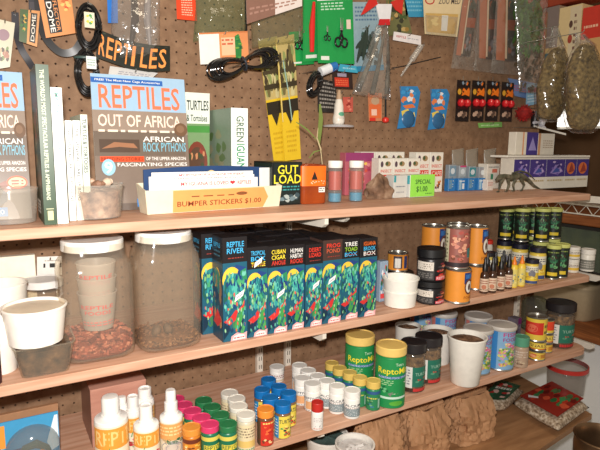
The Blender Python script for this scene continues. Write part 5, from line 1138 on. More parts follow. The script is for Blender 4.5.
# ================================================================== LOWEST SHELF
# gravel bags
GRV = noise_mat('bark_gravel', [(.35, (120, 100, 80)), (.5, (176, 156, 132)), (.65, (214, 200, 180))], 110, bump=1.0, rough=.6)
def gravel_bag(c4, thick, label, seed, art):
    P = [atz(px, py, Z4 + thick) for px, py in c4]; base = sum(P, Vector()) / 4; base.z = Z4; o = root('substrate_bag', base + Vector((0, 0, .0008)), label, 'bag', 'bags of bark substrate')
    L = [p - base for p in P]; rnd = random.Random(seed); mb = MB(); nx, ny = 22, 16
    def pt(u, v, top):
        p = (L[0] * (1 - u) + L[1] * u) * (1 - v) + (L[3] * (1 - u) + L[2] * u) * v; e = (math.sin(PI * u) * math.sin(PI * v)) ** .28 if 0 < u < 1 and 0 < v < 1 else 0
        k_ = 1 + .07 * (e if not top else e * .9)
        z = thick * (.5 + (.5 if top else -.5) * e) + (rnd.uniform(-.002, .002) if e and top else 0)
        c = Vector((p.x, p.y, 0)) * (1 + .06 * (1 - abs(2 * z / thick - 1))); return Vector((c.x, c.y, max(.0005, z)))
    G = {}
    for t in (0, 1):
        for j in range(ny + 1):
            for i in range(nx + 1):
                if t and (i in (0, nx) or j in (0, ny)): G[(t, i, j)] = G[(0, i, j)]
                else: G[(t, i, j)] = mb.add(pt(i / nx, j / ny, t))
    for j in range(ny):
        for i in range(nx):
            mb.face((G[(1, i, j)], G[(1, i + 1, j)], G[(1, i + 1, j + 1)], G[(1, i, j + 1)]), GRV, True)
            mb.face((G[(0, i, j)], G[(0, i, j + 1)], G[(0, i + 1, j + 1)], G[(0, i + 1, j)]), GRV, True)
    mb.build('bag', o, 180)
    tp = lambda u, v, off: tuple((lambda q_: (q_.x, q_.y, thick * 1.0 + off + .0024))(((L[0] * (1 - u) + L[1] * u) * (1 - v) + (L[3] * (1 - u) + L[2] * u) * v)))
    printing('printed_film', o, tp, art, rough=.18)
    return o
RB = [('r', .05, .07, .95, .93, (150, 44, 34)), ('b', .06, .06, .94, .94, ([(44, 110, 66), (190, 60, 40), (214, 90, 60), (110, 30, 26), (60, 130, 80)], 26, .12)), ('p', [(.45, .3), (.6, .42), (.72, .36), (.6, .28)], (70, 150, 90)), ('p', [(.14, .8), (.2, .86), (.3, .7), (.26, .66)], (226, 236, 236))]
GB_ = [('r', .05, .06, .95, .94, (40, 84, 60)), ('b', .05, .06, .95, .94, ([(40, 110, 76), (190, 50, 50), (226, 190, 180), (30, 60, 50)], 22, .13)), ('l', .2, .5, .8, .7, (214, 226, 216), 1)]
gravel_bag([(559, 421), (588, 400), (551, 380), (515, 396)], .055, 'bag of bark with red and green print, nearest the bottom shelf corner', 3, RB)
gravel_bag([(478, 402), (506, 401.5), (523, 386), (498, 378)], .046, 'bag of bark with mostly green print, left of the red one', 8, GB_)
# clear bin with red rim
p = atz(571, 405, Z4); c = (p.x, p.y + .05); r = 19.5 * mpp(Vector((p.x, p.y + .05, Z4 + .1)))
P1_ = aty(571, 368, c[1]); h = P1_.z - Z4
x_ = aty(571, 380, c[1] + .01).x
CB = clear_mat('clear_bin', tint=(220, 216, 212), milk=.14, milkc=(200, 196, 196), rough=.15)
o = tub('clear_bin', (x_, c[1] + .03, r, h), Z4, 'clear round bin with red rim behind the bark bags', 'bin', CB, taper=.9, rimw=.03, n=48)
mb = MB(); mb.lathe([(r * 1.0, h - .016), (r * 1.05, h - .016), (r * 1.05, h - .001), (r * .99, h - .001)], mat((190, 52, 44), .4), 48, cap0=False, cap1=False); mb.build('red_rim', o)
# brown paper bags
PAPER = noise_mat('brown_paper', [(.3, (160, 116, 80)), (.7, (200, 154, 114))], 7, rough=.75, bump=1.0, bscale=34)
from mathutils import noise as _n
def paper_bag(xc, wpx, yt, Y, depth, label, seed, z0=-1.2):
    t = aty(xc, yt, Y); x = t.x; r = wpx / 2 * mpp(t); z0 = Z4 + .001; h = t.z - z0; o = root('paper_bag', (x, Y, z0), label, 'bag', 'crumpled brown paper bags'); rnd = random.Random(seed)
    mb = MB(); N = 64; M_ = 30; rings = []
    for j in range(M_ + 1):
        v = j / M_; ring = []
        sh = (1 - .55 * max(0, (v - .55) / .45) ** 1.5)
        for i in range(N):
            a = 2 * PI * i / N; ca, sa = math.cos(a), math.sin(a); kk = 1 / ((abs(ca) ** 4 + abs(sa) ** 4) ** .25)
            q1 = Vector((math.cos(a) * 1.9 + seed * 3 + v * .6, math.sin(a) * 1.9, v * 1.5)); d = _n.noise(q1) ; d2 = abs(_n.noise(q1 * 2.7)); d3 = abs(_n.noise(q1 * 6.1))
            kx = 1 + .18 * d - .28 * d2 - .10 * d3; fold = .10 * abs(math.sin(a * 3 + v * 5 + seed)) * v
            ring.append(mb.add((r * ca * kk * kx * (1 - .12 * v - fold), depth * sa * kk * kx * sh, h * v * (1 + (.05 * _n.noise(Vector((ca * 2, sa * 2, seed))) if j == M_ else 0)))))
        rings.append(ring)
    for a_, b_ in zip(rings, rings[1:]):
        for i in range(N): mb.face((a_[i], a_[(i + 1) % N], b_[(i + 1) % N], b_[i]), PAPER, True)
    mb.face(rings[0][::-1], PAPER); c_ = mb.add((0, 0, h * .88))
    for i in range(N): mb.face((rings[-1][i], rings[-1][(i + 1) % N], c_), PAPER, True)
    mb.build('bag', o, 22); return o
paper_bag(470, 58, 392, 1.10, .060, 'crumpled brown paper bag nearest the bark bags', 1)
paper_bag(424, 60, 405, 1.09, .060, 'crumpled brown paper bag in the middle under the third shelf', 2)
paper_bag(378, 56, 416, 1.07, .055, 'crumpled brown paper bag beside the white bowls', 3)
# bowls
zb = Z4
BW = mat((226, 222, 214), .3)
for xc, yt, w_, Y, lab, col in [(355, 443, 40, .985, 'round white lidded bowl at the bottom edge, below the red-capped bottle', None), (327, 434, 44, 1.10, 'white bowl with dark teal inside, at the bottom edge behind the round one', 1)]:
    t = aty(xc, yt, Y); r = w_ / 2 * mpp(t); h = .062; zz = t.z - h
    sup = t.z - h - Z4
    o = tub('bowl', (t.x, Y, r, t.z - Z4), Z4, lab, 'bowl', BW, 'white bowls on the lowest shelf', taper=.72, rimw=.10, n=48, fill=mat((70, 90, 86), .4) if col else mat((206, 202, 198), .35), fillh=.93)
# metal pot at the right bottom
p = atx(596, 447, 1.85); BR = noise_mat('bronze_pot', [(.3, (90, 64, 44)), (.7, (150, 120, 90))], 10, rough=.3, metal=.8)
r = .075; cx_, cy_ = 1.60, .86
q_ = aty(604, 437, .80)
o = root('metal_pot', (q_.x, .80, -1.6), 'dark bronze pot with shiny rim at the lower right corner', 'pot'); H_ = q_.z + 1.6
r = 27 * mpp(q_); mb = MB()
mb.lathe([(r * .7, H_ - .17), (r * .95, H_ - .12), (r, H_ - .03), (r * .97, H_ - .008), (r * 1.03, H_), (r * 1.0, H_ + .003), (r * .92, H_ - .006), (r * .9, H_ - .03), (r * .6, H_ - .15)], BR, 56); mb.build('body', o)
mb = MB(); mb.lathe([(r * .65, 0), (r * .6, .02), (r * .5, H_ - .172)], mat((70, 60, 52), .6), 32); mb.build('stand', o)

# ================================================================== ON THE PEGBOARD
YP = 1.345
def rect_q(x0, y0, x1, y1, Y=YP, dx=0, dy=0):
    return [(x0, y1, Y), (x1, y1 + dy, Y), (x1 + dx, y0 + dy, Y), (x0 + dx, y0, Y)]
# far left
card('photo_card', [(-8, 70, 1.33), (10, 67, 1.33), (15, 23, 1.33), (-6, 18, 1.33)], 'pale hanging pack with a picture, cut off by the left edge', 'card', (196, 188, 150), [('r', 0, 0, 1, 1, (206, 200, 176)), ('b', .05, .02, .95, .5, ([(120, 140, 90), (190, 170, 140), (90, 80, 70), (170, 120, 100)], 20, .12)), ('e', .5, .7, .3, .12, (150, 120, 130))])
bl = card('dome_tag', [(36, 47, 1.325), (18, 42, 1.325), (20, 9, 1.325), (40, 11, 1.325)][::1] and [(19, 41, 1.325), (37, 47, 1.325), (40, 11, 1.325), (20, 9, 1.325)], 'small orange tag with dark green picture and dome lettering, hanging at upper left', 'tag', (214, 150, 90), [('r', 0, .0, .42, 1, (70, 90, 50)), ('b', 0, .05, .45, .95, ([(200, 160, 70), (60, 110, 50), (40, 60, 40)], 14, .1)), ('r', .55, .08, .88, .92, (30, 28, 26))])
def vtext(o, q, u0, v0, u1, v1, txt, col, name='lettering'):
    L = [aty(a, b, y) - Vector(o.location) for a, b, y in q]; f = on_quad(*L)
    printing(name, o, lambda u, v, off: f(u0 + (u1 - u0) * v, v1 - (v1 - v0) * u, off + .0008), [('t', txt, 0, 0, 1, 1, col)])
_L = [aty(a, b, y) - Vector(bl.location) for a, b, y in [(19, 41, 1.325), (37, 47, 1.325), (40, 11, 1.325), (20, 9, 1.325)]]; _f = on_quad(*_L)
printing('lettering', bl, lambda u, v, off: _f(.82 - .20 * v, .12 + .76 * u, off + .0008), [('t', 'DOME', 0, 0, 1, 1, (226, 220, 206))])
q = [(46, 38, 1.31), (76, 33, 1.31), (70, -12, 1.31), (36, -12, 1.31)]
o = card('dome_tag', q, 'large orange tag with dome lettering on a black strip, above the black strap', 'tag', (226, 150, 92), [('r', 0, 0, 1, 1, (222, 146, 86)), ('r', .16, .07, .56, .98, (30, 28, 28)), ('b', .6, .3, .98, .98, ([(206, 84, 50), (240, 190, 110), (200, 110, 60)], 14, .09))])
vtext(o, q, .20, .09, .36, .72, 'DOME', (240, 238, 230)); vtext(o, q, .40, .1, .52, .9, 'REFLECTOR', (226, 150, 90), 'small_lettering')
# dark things between
BLK = mat(BLACKP, .18, spec=.7); BLM = mat((30, 29, 30), .35)
def strap(pts, wd, label, name='strap', m=None, ends=None):
    P = [aty(a, b, y) for a, b, y in pts]; base = P[0]; o = root(name, base, label, 'strap'); mb = MB(); n = 40; C_ = []
    for i in range(n + 1):       # catmull
        t = i / n * (len(P) - 1); k = min(int(t), len(P) - 2); f = t - k
        a, b, c, d = P[max(k - 1, 0)], P[k], P[k + 1], P[min(k + 2, len(P) - 1)]
        C_.append(.5 * ((2 * b) + (c - a) * f + (2 * a - 5 * b + 4 * c - d) * f * f + (3 * b - a - 3 * c + d) * f ** 3) - base)
    fr, bk = [], []
    for i, p in enumerate(C_):
        t = (C_[min(i + 1, n)] - C_[max(i - 1, 0)]).normalized(); s_ = t.cross(Vector((0, 1, 0))).normalized() * wd / 2
        fr.append((mb.add(p + s_), mb.add(p - s_))); bk.append((mb.add(p + s_ + Vector((0, .003, 0))), mb.add(p - s_ + Vector((0, .003, 0)))))
    mm = m or BLM
    for i in range(n):
        mb.face((fr[i][0], fr[i][1], fr[i + 1][1], fr[i + 1][0]), mm, True); mb.face((bk[i][1], bk[i][0], bk[i + 1][0], bk[i + 1][1]), mm, True)
        mb.face((fr[i][0], fr[i + 1][0], bk[i + 1][0], bk[i][0]), mm); mb.face((fr[i][1], bk[i][1], bk[i + 1][1], fr[i + 1][1]), mm)
    mb.build('band', o); peg(o, C_[0] + Vector((0, 0, -.004)), base); return o
strap([(38, -6, 1.33), (40, 18, 1.33), (46, 38, 1.328), (60, 52, 1.325), (74, 51, 1.32), (82, 40, 1.318)], .016, 'broad black strap curving under the large orange tag')
strap([(15, 12, 1.342), (16, 30, 1.342), (21, 48, 1.34), (28, 60, 1.34), (33, 68, 1.338)], .014, 'black strap hanging behind the small orange tag', m=mat((34, 32, 40), .3))
card('dark_pack', [(29, 14, 1.35), (39, 14, 1.35), (38, -10, 1.35), (28, -10, 1.35)], 'dark grey pack at the top edge, left of the large orange tag', 'package', (52, 50, 56), [('r', .1, .1, .9, .5, (70, 66, 70))])
# --- cable coils
def coil(label, cx, cy, rx, ry, tilt, Y, n, r=.0024, tie=True, seed=1, pinch=0, lab=None, extra=(), name='cable_coil'):
    c = aty(cx, cy, Y); k = mpp(c); o = root(name, c, label, 'cable', 'black power cords hanging on the board'); rnd = random.Random(seed); ct, st = math.cos(math.radians(tilt)), math.sin(math.radians(tilt))
    mb = MB(); pts = []
    for j in range(n):
        dx, dz, dr, dy = rnd.uniform(-.05, .05), rnd.uniform(-.05, .05), rnd.uniform(.58, 1.02), -.004 * (j % 4) - rnd.uniform(0, .003)
        for i in range(36):
            a = 2 * PI * i / 36; u = math.cos(a); v = math.sin(a); w_ = 1.0 if not pinch else (abs(u) ** .8 * (1 - pinch) + .10)
            x = rx * k * dr * (u + dx); z = ry * k * dr * (v * w_ + (.12 * dx)); pts.append(Vector((x * ct - z * st, dy, x * st + z * ct)))
    mb.tube(pts, r, BLK, 7); mb.build('cord', o)
    if tie:
        mb = MB(); mb.tube([Vector((.008 * math.cos(a) * 1.0, -.006 + .012 * math.sin(a), 0)) for a in [2 * PI * i / 12 for i in range(12)]], .0022, mat((44, 50, 60), .4), 6, closed=True) if pinch else None
        if pinch:
            mb = MB(); pl = [Vector((ct * 0 - st * ry * k * .25 * math.cos(a), -.006 + .012 * math.sin(a), ct * ry * k * .25 * math.cos(a))) for a in [2 * PI * i / 16 for i in range(16)]]
            mb.tube(pl, .0028, mat((44, 50, 60), .4), 6, closed=True); mb.build('tie', o)
    peg(o, (0, -.004, ry * k * .9 if abs(ct) > .5 and ry > rx else 0.0), c)
    return o, k
o, k = coil('black cord coil with green and yellow label, hanging at upper left', 87.5, 28, 12, 24, 0, 1.30, 15, r=.0032, seed=2)
mb = MB(); mb.box((-.010, -.026, -.004), (.011, -.025, .028), mat((224, 216, 190), .4)); lb = mb.build('care_label', o)
printing('label_picture', lb, on_front(-.010, .011, -.026, -.004, .028), [('b', .05, .1, .95, .9, ([(70, 150, 80), (232, 200, 70), (240, 230, 210)], 8, .2))])
o, k = coil('lower black cord bundle with white tag, hanging beside the reptiles magazine', 86.5, 73, 10.5, 22, 0, 1.285, 14, r=.0032, seed=4)
mb = MB(); mb.box((-.004, -.030, .006), (.016, -.029, .032), mat((220, 222, 220), .4)); lb = mb.build('paper_tag', o)
printing('tag_print', lb, on_front(-.004, .016, -.030, .006, .032), [('l', .1, .2, .9, .8, (110, 150, 130), 3)])
mb = MB(); mb.tube([Vector((.024 * math.cos(a), -.008 + .015 * math.sin(a), .030)) for a in [2 * PI * i / 14 for i in range(14)]], .003, mat((60, 84, 80), .4), 6, closed=True); mb.build('tie', o)
o, k = coil('long black cord bundle tied in the middle, hanging over the white and orange card', 243, 64, 40, 26, 17, 1.27, 13, r=.0027, seed=7, pinch=.45)
# --- reptiles banner strip (gently curved)
def banner(pt, pb, Y, label, shapes):
    base = aty(pt[0][0], pt[0][1], Y); o = root('banner_strip', base, label, 'sign'); n = len(pt) - 1
    def S(u, P):
        t = u * n; k_ = min(int(t), n - 1); f = t - k_; return (P[k_][0] * (1 - f) + P[k_ + 1][0] * f, P[k_][1] * (1 - f) + P[k_ + 1][1] * f)
    def f(u, v, off):
        u = min(max(u, 0), 1); a = S(u, pt); b = S(u, pb); p = aty(b[0] + (a[0] - b[0]) * v, b[1] + (a[1] - b[1]) * v, Y) - base; p.y -= off; return p
    mb = MB(); N = 20; A_ = [[mb.add(f(i / N, v, 0)) for i in range(N + 1)] for v in (0, 1)]; B_ = [[mb.add(f(i / N, v, -.0015)) for i in range(N + 1)] for v in (0, 1)]; m = mat((34, 36, 28), .3)
    for i in range(N):
        mb.face((A_[0][i], A_[0][i + 1], A_[1][i + 1], A_[1][i]), m); mb.face((B_[0][i + 1], B_[0][i], B_[1][i], B_[1][i + 1]), m)
        mb.face((A_[1][i], A_[1][i + 1], B_[1][i + 1], B_[1][i]), m); mb.face((A_[0][i + 1], A_[0][i], B_[0][i], B_[0][i + 1]), m)
    mb.build('strip', o); printing('lettering', o, f, shapes); peg(o, f(.5, 1, 0) + Vector((0, 0, -.006)), base); return o
banner([(98, 29), (115, 36), (133, 42), (152, 45), (170, 46)], [(96, 57), (112, 63), (130, 69), (149, 72), (170, 71)], 1.318, 'black banner strip with orange reptiles lettering above the magazine', [('b', 0, .85, 1, 1, ([(60, 76, 50), (44, 50, 40)], 12, .03))] + [('t', ch, .03 + i * .118, .12, .03 + i * .118 + (.045 if ch == 'I' else .095), .86, (240, 150, 70)) for i, ch in enumerate('REPTILES')])
card('white_slip', [(108, 77, 1.325), (150, 80, 1.325), (158, 73, 1.325), (110, 66, 1.325)], 'white crumpled slip under the reptiles banner', 'paper', (206, 204, 200), [('l', .2, .3, .9, .7, (150, 150, 160), 2)])
# blue tab, red tag
card('blue_tag', [(108, 23, 1.34), (118, 23, 1.34), (117.5, -6, 1.34), (107, -6, 1.34)], 'bright blue tab hanging at the top edge', 'tag', (34, 116, 204))
card('red_tag', [(177, 19, 1.33), (197, 21, 1.33), (195, -6, 1.33), (176, -6, 1.33)], 'red orange tag with fine print, hanging at the top edge', 'tag', (226, 72, 36), [('l', .25, .15, .8, .9, (240, 190, 160), 8)])
# --- white / orange card
card('picture_card', [(200.5, 64.5, 1.31), (249, 62, 1.31), (247.5, 31, 1.31), (198.5, 33, 1.31)], 'white and orange card with green lizard picture behind the tied cord', 'card', (244, 240, 230), [('r', 0, 0, 1, 1, (244, 240, 232)), ('r', .40, .0, 1, 1, (232, 150, 96)), ('r', .0, .95, 1, 1, (214, 130, 80)), ('r', .44, .25, .72, .82, (240, 196, 156)), ('l', .45, .55, .7, .8, (206, 100, 70), 2), ('p', [(.72, .1), (.72, .85), (.8, .92), (.86, .6), (.84, .1)], (50, 130, 66)), ('b', .70, .1, .9, .9, ([(70, 150, 80), (30, 100, 60), (120, 170, 70)], 9, .06))])
# --- plastic bags, top left / middle
GRN = noise_mat('green_fill', [(.3, (70, 92, 66)), (.6, (112, 128, 92)), (.8, (150, 156, 124))], 14, bump=.6, rough=.6)
pouch('plastic_bag', [(110, 62, 1.33), (160, 60, 1.33), (160, -8, 1.33), (112, -8, 1.33)], .02, 'glinting clear plastic bag of long parts, right of the blue tab', 'bag', CELLO, 'clear plastic bags on the board', crinkle=.0035, seed=3)
for i, (xa, xb, c_) in enumerate([(134, 131, (70, 58, 52)), (148, 150, (150, 140, 136))]):
    P_ = [aty(xa, -4, 1.338), aty(xb, 45, 1.338)]; o = root('long_reed', P_[0], ['dark long stick inside the glinting bag', 'grey long stick inside the glinting bag'][i], 'stick', 'sticks in the glinting bag'); mb = MB(); mb.tube([Vector(), (P_[1] - P_[0]) * .5 + Vector((.006 - i * .01, 0, 0)), P_[1] - P_[0]], [.007, .009, .004], mat(c_, .4)); mb.build('stick', o)
pouch('plastic_bag', [(193, 42, 1.325), (246, 30, 1.325), (245, -8, 1.325), (197, -8, 1.325)], .018, 'greenish clear plastic bag behind the white and orange card', 'bag', clear_mat('greenish_bag', tint=(238, 244, 234), milk=.06, milkc=(170, 190, 160), bump=1.0, bscale=24, rough=.12), 'clear plastic bags on the board', seed=5)
pouch('plastic_bag', [(252, 48, 1.315), (303, 42, 1.315), (304, -8, 1.315), (250, -8, 1.315)], .03, 'large clear bag with pale top, above the yellow bamboo packs', 'bag', clear_mat('brownish_bag', tint=(242, 242, 232), milk=.07, milkc=(190, 196, 170), bump=1.0, bscale=22, rough=.12), 'clear plastic bags on the board', seed=6)
card('bag_header', [(247, 24, 1.272), (302, 6, 1.272), (302, -10, 1.272), (246, -10, 1.272)], 'shiny brown and white flap over the large clear bag at the top edge', 'package', (196, 170, 156), [('r', 0, 0, .5, 1, (140, 104, 90)), ('r', .5, .0, 1, 1, (226, 214, 208)), ('l', .05, .2, .9, .5, (170, 130, 116), 2)], rough=.15)
mb = MB(); o = root('black_rod', aty(246, -6, 1.335), 'thin black rod hanging between the two clear bags', 'rod'); e_ = aty(246, 40, 1.335) - aty(246, -6, 1.335); mb.tube([Vector(), e_], .0035, BLM); mb.build('rod', o); peg(o, (0, 0, -.004), o.location)
# --- yellow bamboo packs
BAM = [('r', 0, 0, 1, 1, (224, 188, 40)), ('r', 0, .52, 1, 1, (190, 170, 110)), ('b', .0, .48, 1, .98, ([(70, 60, 40), (110, 100, 60), (200, 190, 140), (140, 150, 90)], 30, .13)), ('r', 0, .60, 1, .64, (60, 52, 34)), ('r', 0, .72, 1, .75, (70, 60, 40)), ('p', [(.25, .40), (.75, .40), (.5, .30)], (50, 44, 30)), ('r', 0, .40, 1, .50, (44, 38, 28)), ('l', .2, .06, .8, .26, (200, 160, 30), 5)]
card('bamboo_pack', [(274, 163, 1.335), (287, 161, 1.335), (277, 36, 1.335), (258, 40, 1.335)], 'narrow yellow pack with bamboo picture, left of its brighter twin', 'package', (222, 190, 50), BAM)
o = card('bamboo_pack', [(285, 161, 1.325), (301, 159, 1.325), (294, 34, 1.325), (276, 38, 1.325)], 'brighter yellow pack with bamboo picture, right of its twin above the gut load box', 'package', (230, 196, 40), BAM)
for (a_, b_), c_, lb in [(((276, 42), (283, 122)), (226, 200, 110), 'pale'), (((283, 60), (292, 120)), (150, 180, 170), 'grey green')]:
    P0_ = aty(*a_, 1.318); P1q = aty(*b_, 1.318) - P0_; st = root('tie_string', P0_, '%s string hanging over the yellow bamboo packs' % lb, 'string', 'strings on the bamboo packs'); mb = MB(); mb.tube([Vector(), P1q * .5 + Vector((.002, 0, 0)), P1q], .0016, mat(c_, .5), 6); mb.build('string', st); peg(st, (0, 0, -.003), P0_)
# --- green scissor cards
def scissors(o, ox, oz, s, Yf, part='scissors'):
    mb = MB(); m2 = mat((24, 22, 26), .3)
    for sg in (-1, 1):
        ring = [Vector((ox + sg * .010 * s + .0085 * s * math.cos(a), Yf, oz - .014 * s + .011 * s * math.sin(a))) for a in [2 * PI * i / 18 for i in range(18)]]
        mb.tube(ring, .0026 * s, m2, 8, closed=True)
        mb.tube([Vector((ox + sg * .006 * s, Yf, oz - .004 * s)), Vector((ox + sg * .001 * s, Yf, oz + .006 * s)), Vector((ox - sg * .003 * s, Yf, oz + .02 * s))], [.003 * s, .0028 * s, .002 * s], m2, 6)
    h_ = mb.build(part, o); mb = MB()
    for sg in (-1, 1): mb.tube([Vector((ox - sg * .002 * s, Yf, oz + .016 * s)), Vector((ox - sg * .0035 * s, Yf, oz + .046 * s))], [.0025 * s, .0005], STEEL, 6)
    mb.build('blade', h_)
GC = (30, 146, 70)
def gcard(q, label, txt=True):
    o = card('scissor_card', q, label, 'card', GC, [('r', .05, .02, .95, .98, (32, 150, 74))] + ([('l', .1, .80, .75, .93, (190, 226, 200), 3), ('r', .0, .955, 1, .99, (226, 232, 230)), ('r', .08, .05, .30, .11, (226, 230, 220)), ('r', .80, .52, .92, .66, (226, 206, 190))] if txt else [('r', .1, .05, .5, .10, (220, 226, 216))]), group='green scissor cards'); return o
o = gcard([(289, 66, 1.325), (314, 64, 1.325), (314, 30, 1.325), (289, 32, 1.325)], 'green card with scissors, mostly hidden behind the red handled one', False); scissors(o, -.008, -.030, .8, -.005)
o = gcard([(303, 62, 1.315), (330, 60, 1.315), (330, -6, 1.315), (303, -6, 1.315)], 'green card behind, holding the red bladed tool', False)
mb = MB(); L0 = aty(312, 52, 1.31) - Vector(o.location); L1 = aty(314, 2, 1.31) - Vector(o.location); mb.tube([L0, (L0 + L1) / 2 + Vector((-.003, 0, 0)), L1], [.006, .0085, .004], mat((214, 40, 36), .35)); mb.build('red_handle', o)
o = gcard([(318, 63, 1.300), (354.5, 64, 1.300), (352.5, -4, 1.300), (317, -2, 1.300)], 'front green card with black scissors and a second small pair')
scissors(o, .020, -.118 + .014, 1.1, -.006); scissors(o, -.026, -.105, .55, -.005, 'small_scissors')
# --- blue package with plant, red star topper
card('blue_pack', [(354, 72, 1.332), (384, 70, 1.332), (378, 2, 1.332), (352, 2, 1.332)], 'pale blue pack with plastic plant behind the red star bag', 'package', (150, 176, 186), [('l', .1, .72, .9, .95, (90, 120, 150), 4), ('b', .1, .05, .9, .6, ([(60, 90, 80), (90, 100, 100), (50, 60, 56)], 24, .1)), ('r', 0, 0, 1, .08, (50, 140, 180))])
o = pouch('star_bag', [(352, 94, 1.30), (391, 100, 1.30), (388, 24, 1.30), (377, 24, 1.30)], .022, 'clear tapering bag with red and white star top, holding dark sticks', 'bag', CELLO, 'clear plastic bags on the board', seed=11)
W0 = Vector(o.location); mb = MB()
S_ = [(-.0, .0)]; c = aty(384, 12, 1.292) - W0; pts = []
star = [(384, -8), (388, 4), (401, 14), (390, 14), (389, 24), (381, 24), (378, 15), (362, 15), (377, 5)]
mb.plate([aty(a, b, 1.290) - W0 for a, b in [(376, 4), (392, 4), (390, 22), (380, 22)]], .003, mat((230, 230, 234), .35)); mb.build('white_header', o)
mb = MB(); mb.plate([aty(a, b, 1.288) - W0 for a, b in [(374, -6), (378, 4), (364, 14), (361, 15), (369, 0)]], .003, mat((206, 44, 38), .35)); mb.build('red_wing', o)
mb = MB(); mb.plate([aty(a, b, 1.288) - W0 for a, b in [(391, 2), (404, -4), (402, 14), (396, 10)]], .003, mat((206, 50, 40), .35)); mb.build('red_wing', o)
mb = MB(); mb.plate([aty(a, b, 1.288) - W0 for a, b in [(380, 19), (390, 19), (390, 25), (379, 25)]], .004, mat((200, 36, 40), .35)); mb.build('red_clip', o)
STK = noise_mat('dark_sticks', [(.3, (44, 42, 40)), (.7, (120, 112, 98))], 30, bump=.7)
for i, (a_, b_) in enumerate([((380, 34), (358, 90)), ((384, 34), (372, 94)), ((388, 34), (387, 94))]):
    p0_ = aty(*a_, 1.302); o2 = root('dried_stick', p0_, ['left dark stick in the star-topped bag', 'middle dark stick in the star-topped bag', 'right dark stick in the star-topped bag'][i], 'stick', 'sticks in the star-topped bag'); mb = MB(); d_ = aty(*b_, 1.302) - p0_
    mb.tube([Vector(), d_ * .5 + Vector((.003, 0, 0)), d_], [.003, .006, .008], STK); mb.build('stick', o2)
mb = MB(); FERN = mat((44, 58, 50), .45); o = root('plastic_fern', aty(366, 30, 1.312), 'dark plastic fern beside the star-topped bag', 'plant')
for (a_, b_) in [((366, 30), (357, 62)), ((368, 28), (363, 60)), ((370, 34), (374, 52)), ((366, 38), (356, 48)), ((368, 40), (372, 58))]:
    p0_ = aty(*a_, 1.312) - Vector(o.location); p1_ = aty(*b_, 1.305) - Vector(o.location); mb = MB(); leaf(mb, [p0_ + (p1_ - p0_) * t for t in (0, .25, .5, .75, 1)], .007, FERN); mb.build('leaf', o)
mb = MB(); mb.tube([Vector((0, 0, .01)), aty(368, 46, 1.312) - Vector(o.location)], .002, FERN, 6); mb.build('stem', o); peg(o, (0, 0, .006), o.location)
card('green_brown_pack', [(388, 36, 1.338), (412, 33, 1.338), (404, -6, 1.338), (386, -6, 1.338)], 'green and brown picture pack behind the red star', 'package', (110, 110, 70), [('b', .02, .02, .98, .98, ([(150, 120, 60), (70, 90, 50), (60, 60, 44), (190, 160, 100)], 26, .14))])
card('blue_pack', [(406, 17, 1.338), (424, 17, 1.338), (424, -6, 1.338), (404, -6, 1.338)], 'bright blue pack at the top edge, left of the cream pack', 'package', (60, 150, 190), [('l', .1, .2, .9, .9, (120, 190, 216), 4)])
card('price_slip', [(393, 40, 1.322), (421, 45, 1.322), (421, 36, 1.322), (394, 31.5, 1.322)], 'white price slip hanging under the green and brown pack', 'card', (232, 226, 226), [('t', 'REPTILE', .1, .4, .45, .65, (190, 80, 80)), ('l', .5, .4, .9, .6, (170, 170, 180), 1)])
# cream pack
o = card('cream_pack', [(425, 34, 1.325), (457, 37, 1.325), (463, -5, 1.325), (423, -5, 1.325)], 'cream header pack with red logo and clear pouch of wood', 'package', (222, 204, 160), [('r', 0, .55, 1, 1, (226, 206, 164)), ('e', .16, .86, .12, .10, (190, 50, 50)), ('e', .16, .86, .09, .07, (226, 206, 164)), ('t', 'ZOO MED', .38, .78, .95, .92, (100, 90, 84)), ('r', .04, .06, .94, .54, (206, 170, 100)), ('r', .48, .12, .66, .5, (226, 226, 220)), ('b', .05, .08, .45, .5, ([(190, 160, 90), (226, 200, 130)], 10, .1))])
mb = MB(); W0 = Vector(o.location); sheet(mb, [aty(a, b, 1.322) - W0 for a, b in [(426, 34), (456, 37), (458, 17), (425, 15)]], .012, CELLO, 8, 8, .002, random.Random(2), False); mb.build('clear_pouch', o)
# clear syringe-like tube
p0_ = aty(421, 46, 1.325); o = root('clear_tube_tool', p0_, 'clear plastic tube hanging slanted below the white price slip', 'tube'); d_ = aty(401, 76, 1.325) - p0_; TB = clear_mat('tube_plastic', milk=.22)
mb = MB(); mb.tube([Vector(), d_ * .45], [.009, .010], TB, 14); mb.build('barrel', o); mb = MB(); mb.tube([d_ * .45, d_], [.005, .003], TB, 10); mb.build('nozzle', o); mb = MB(); mb.tube([Vector((.012, 0, .004)), Vector((-.010, 0, .001))], .003, TB, 8); mb.build('flange', o); peg(o, (0, 0, .002), p0_)
strap([(392, 68, 1.345), (404, 66, 1.344), (420, 62, 1.343), (441, 57, 1.344)], .003, 'thin dark cord running across the board below the clear tube', 'thin_cord')
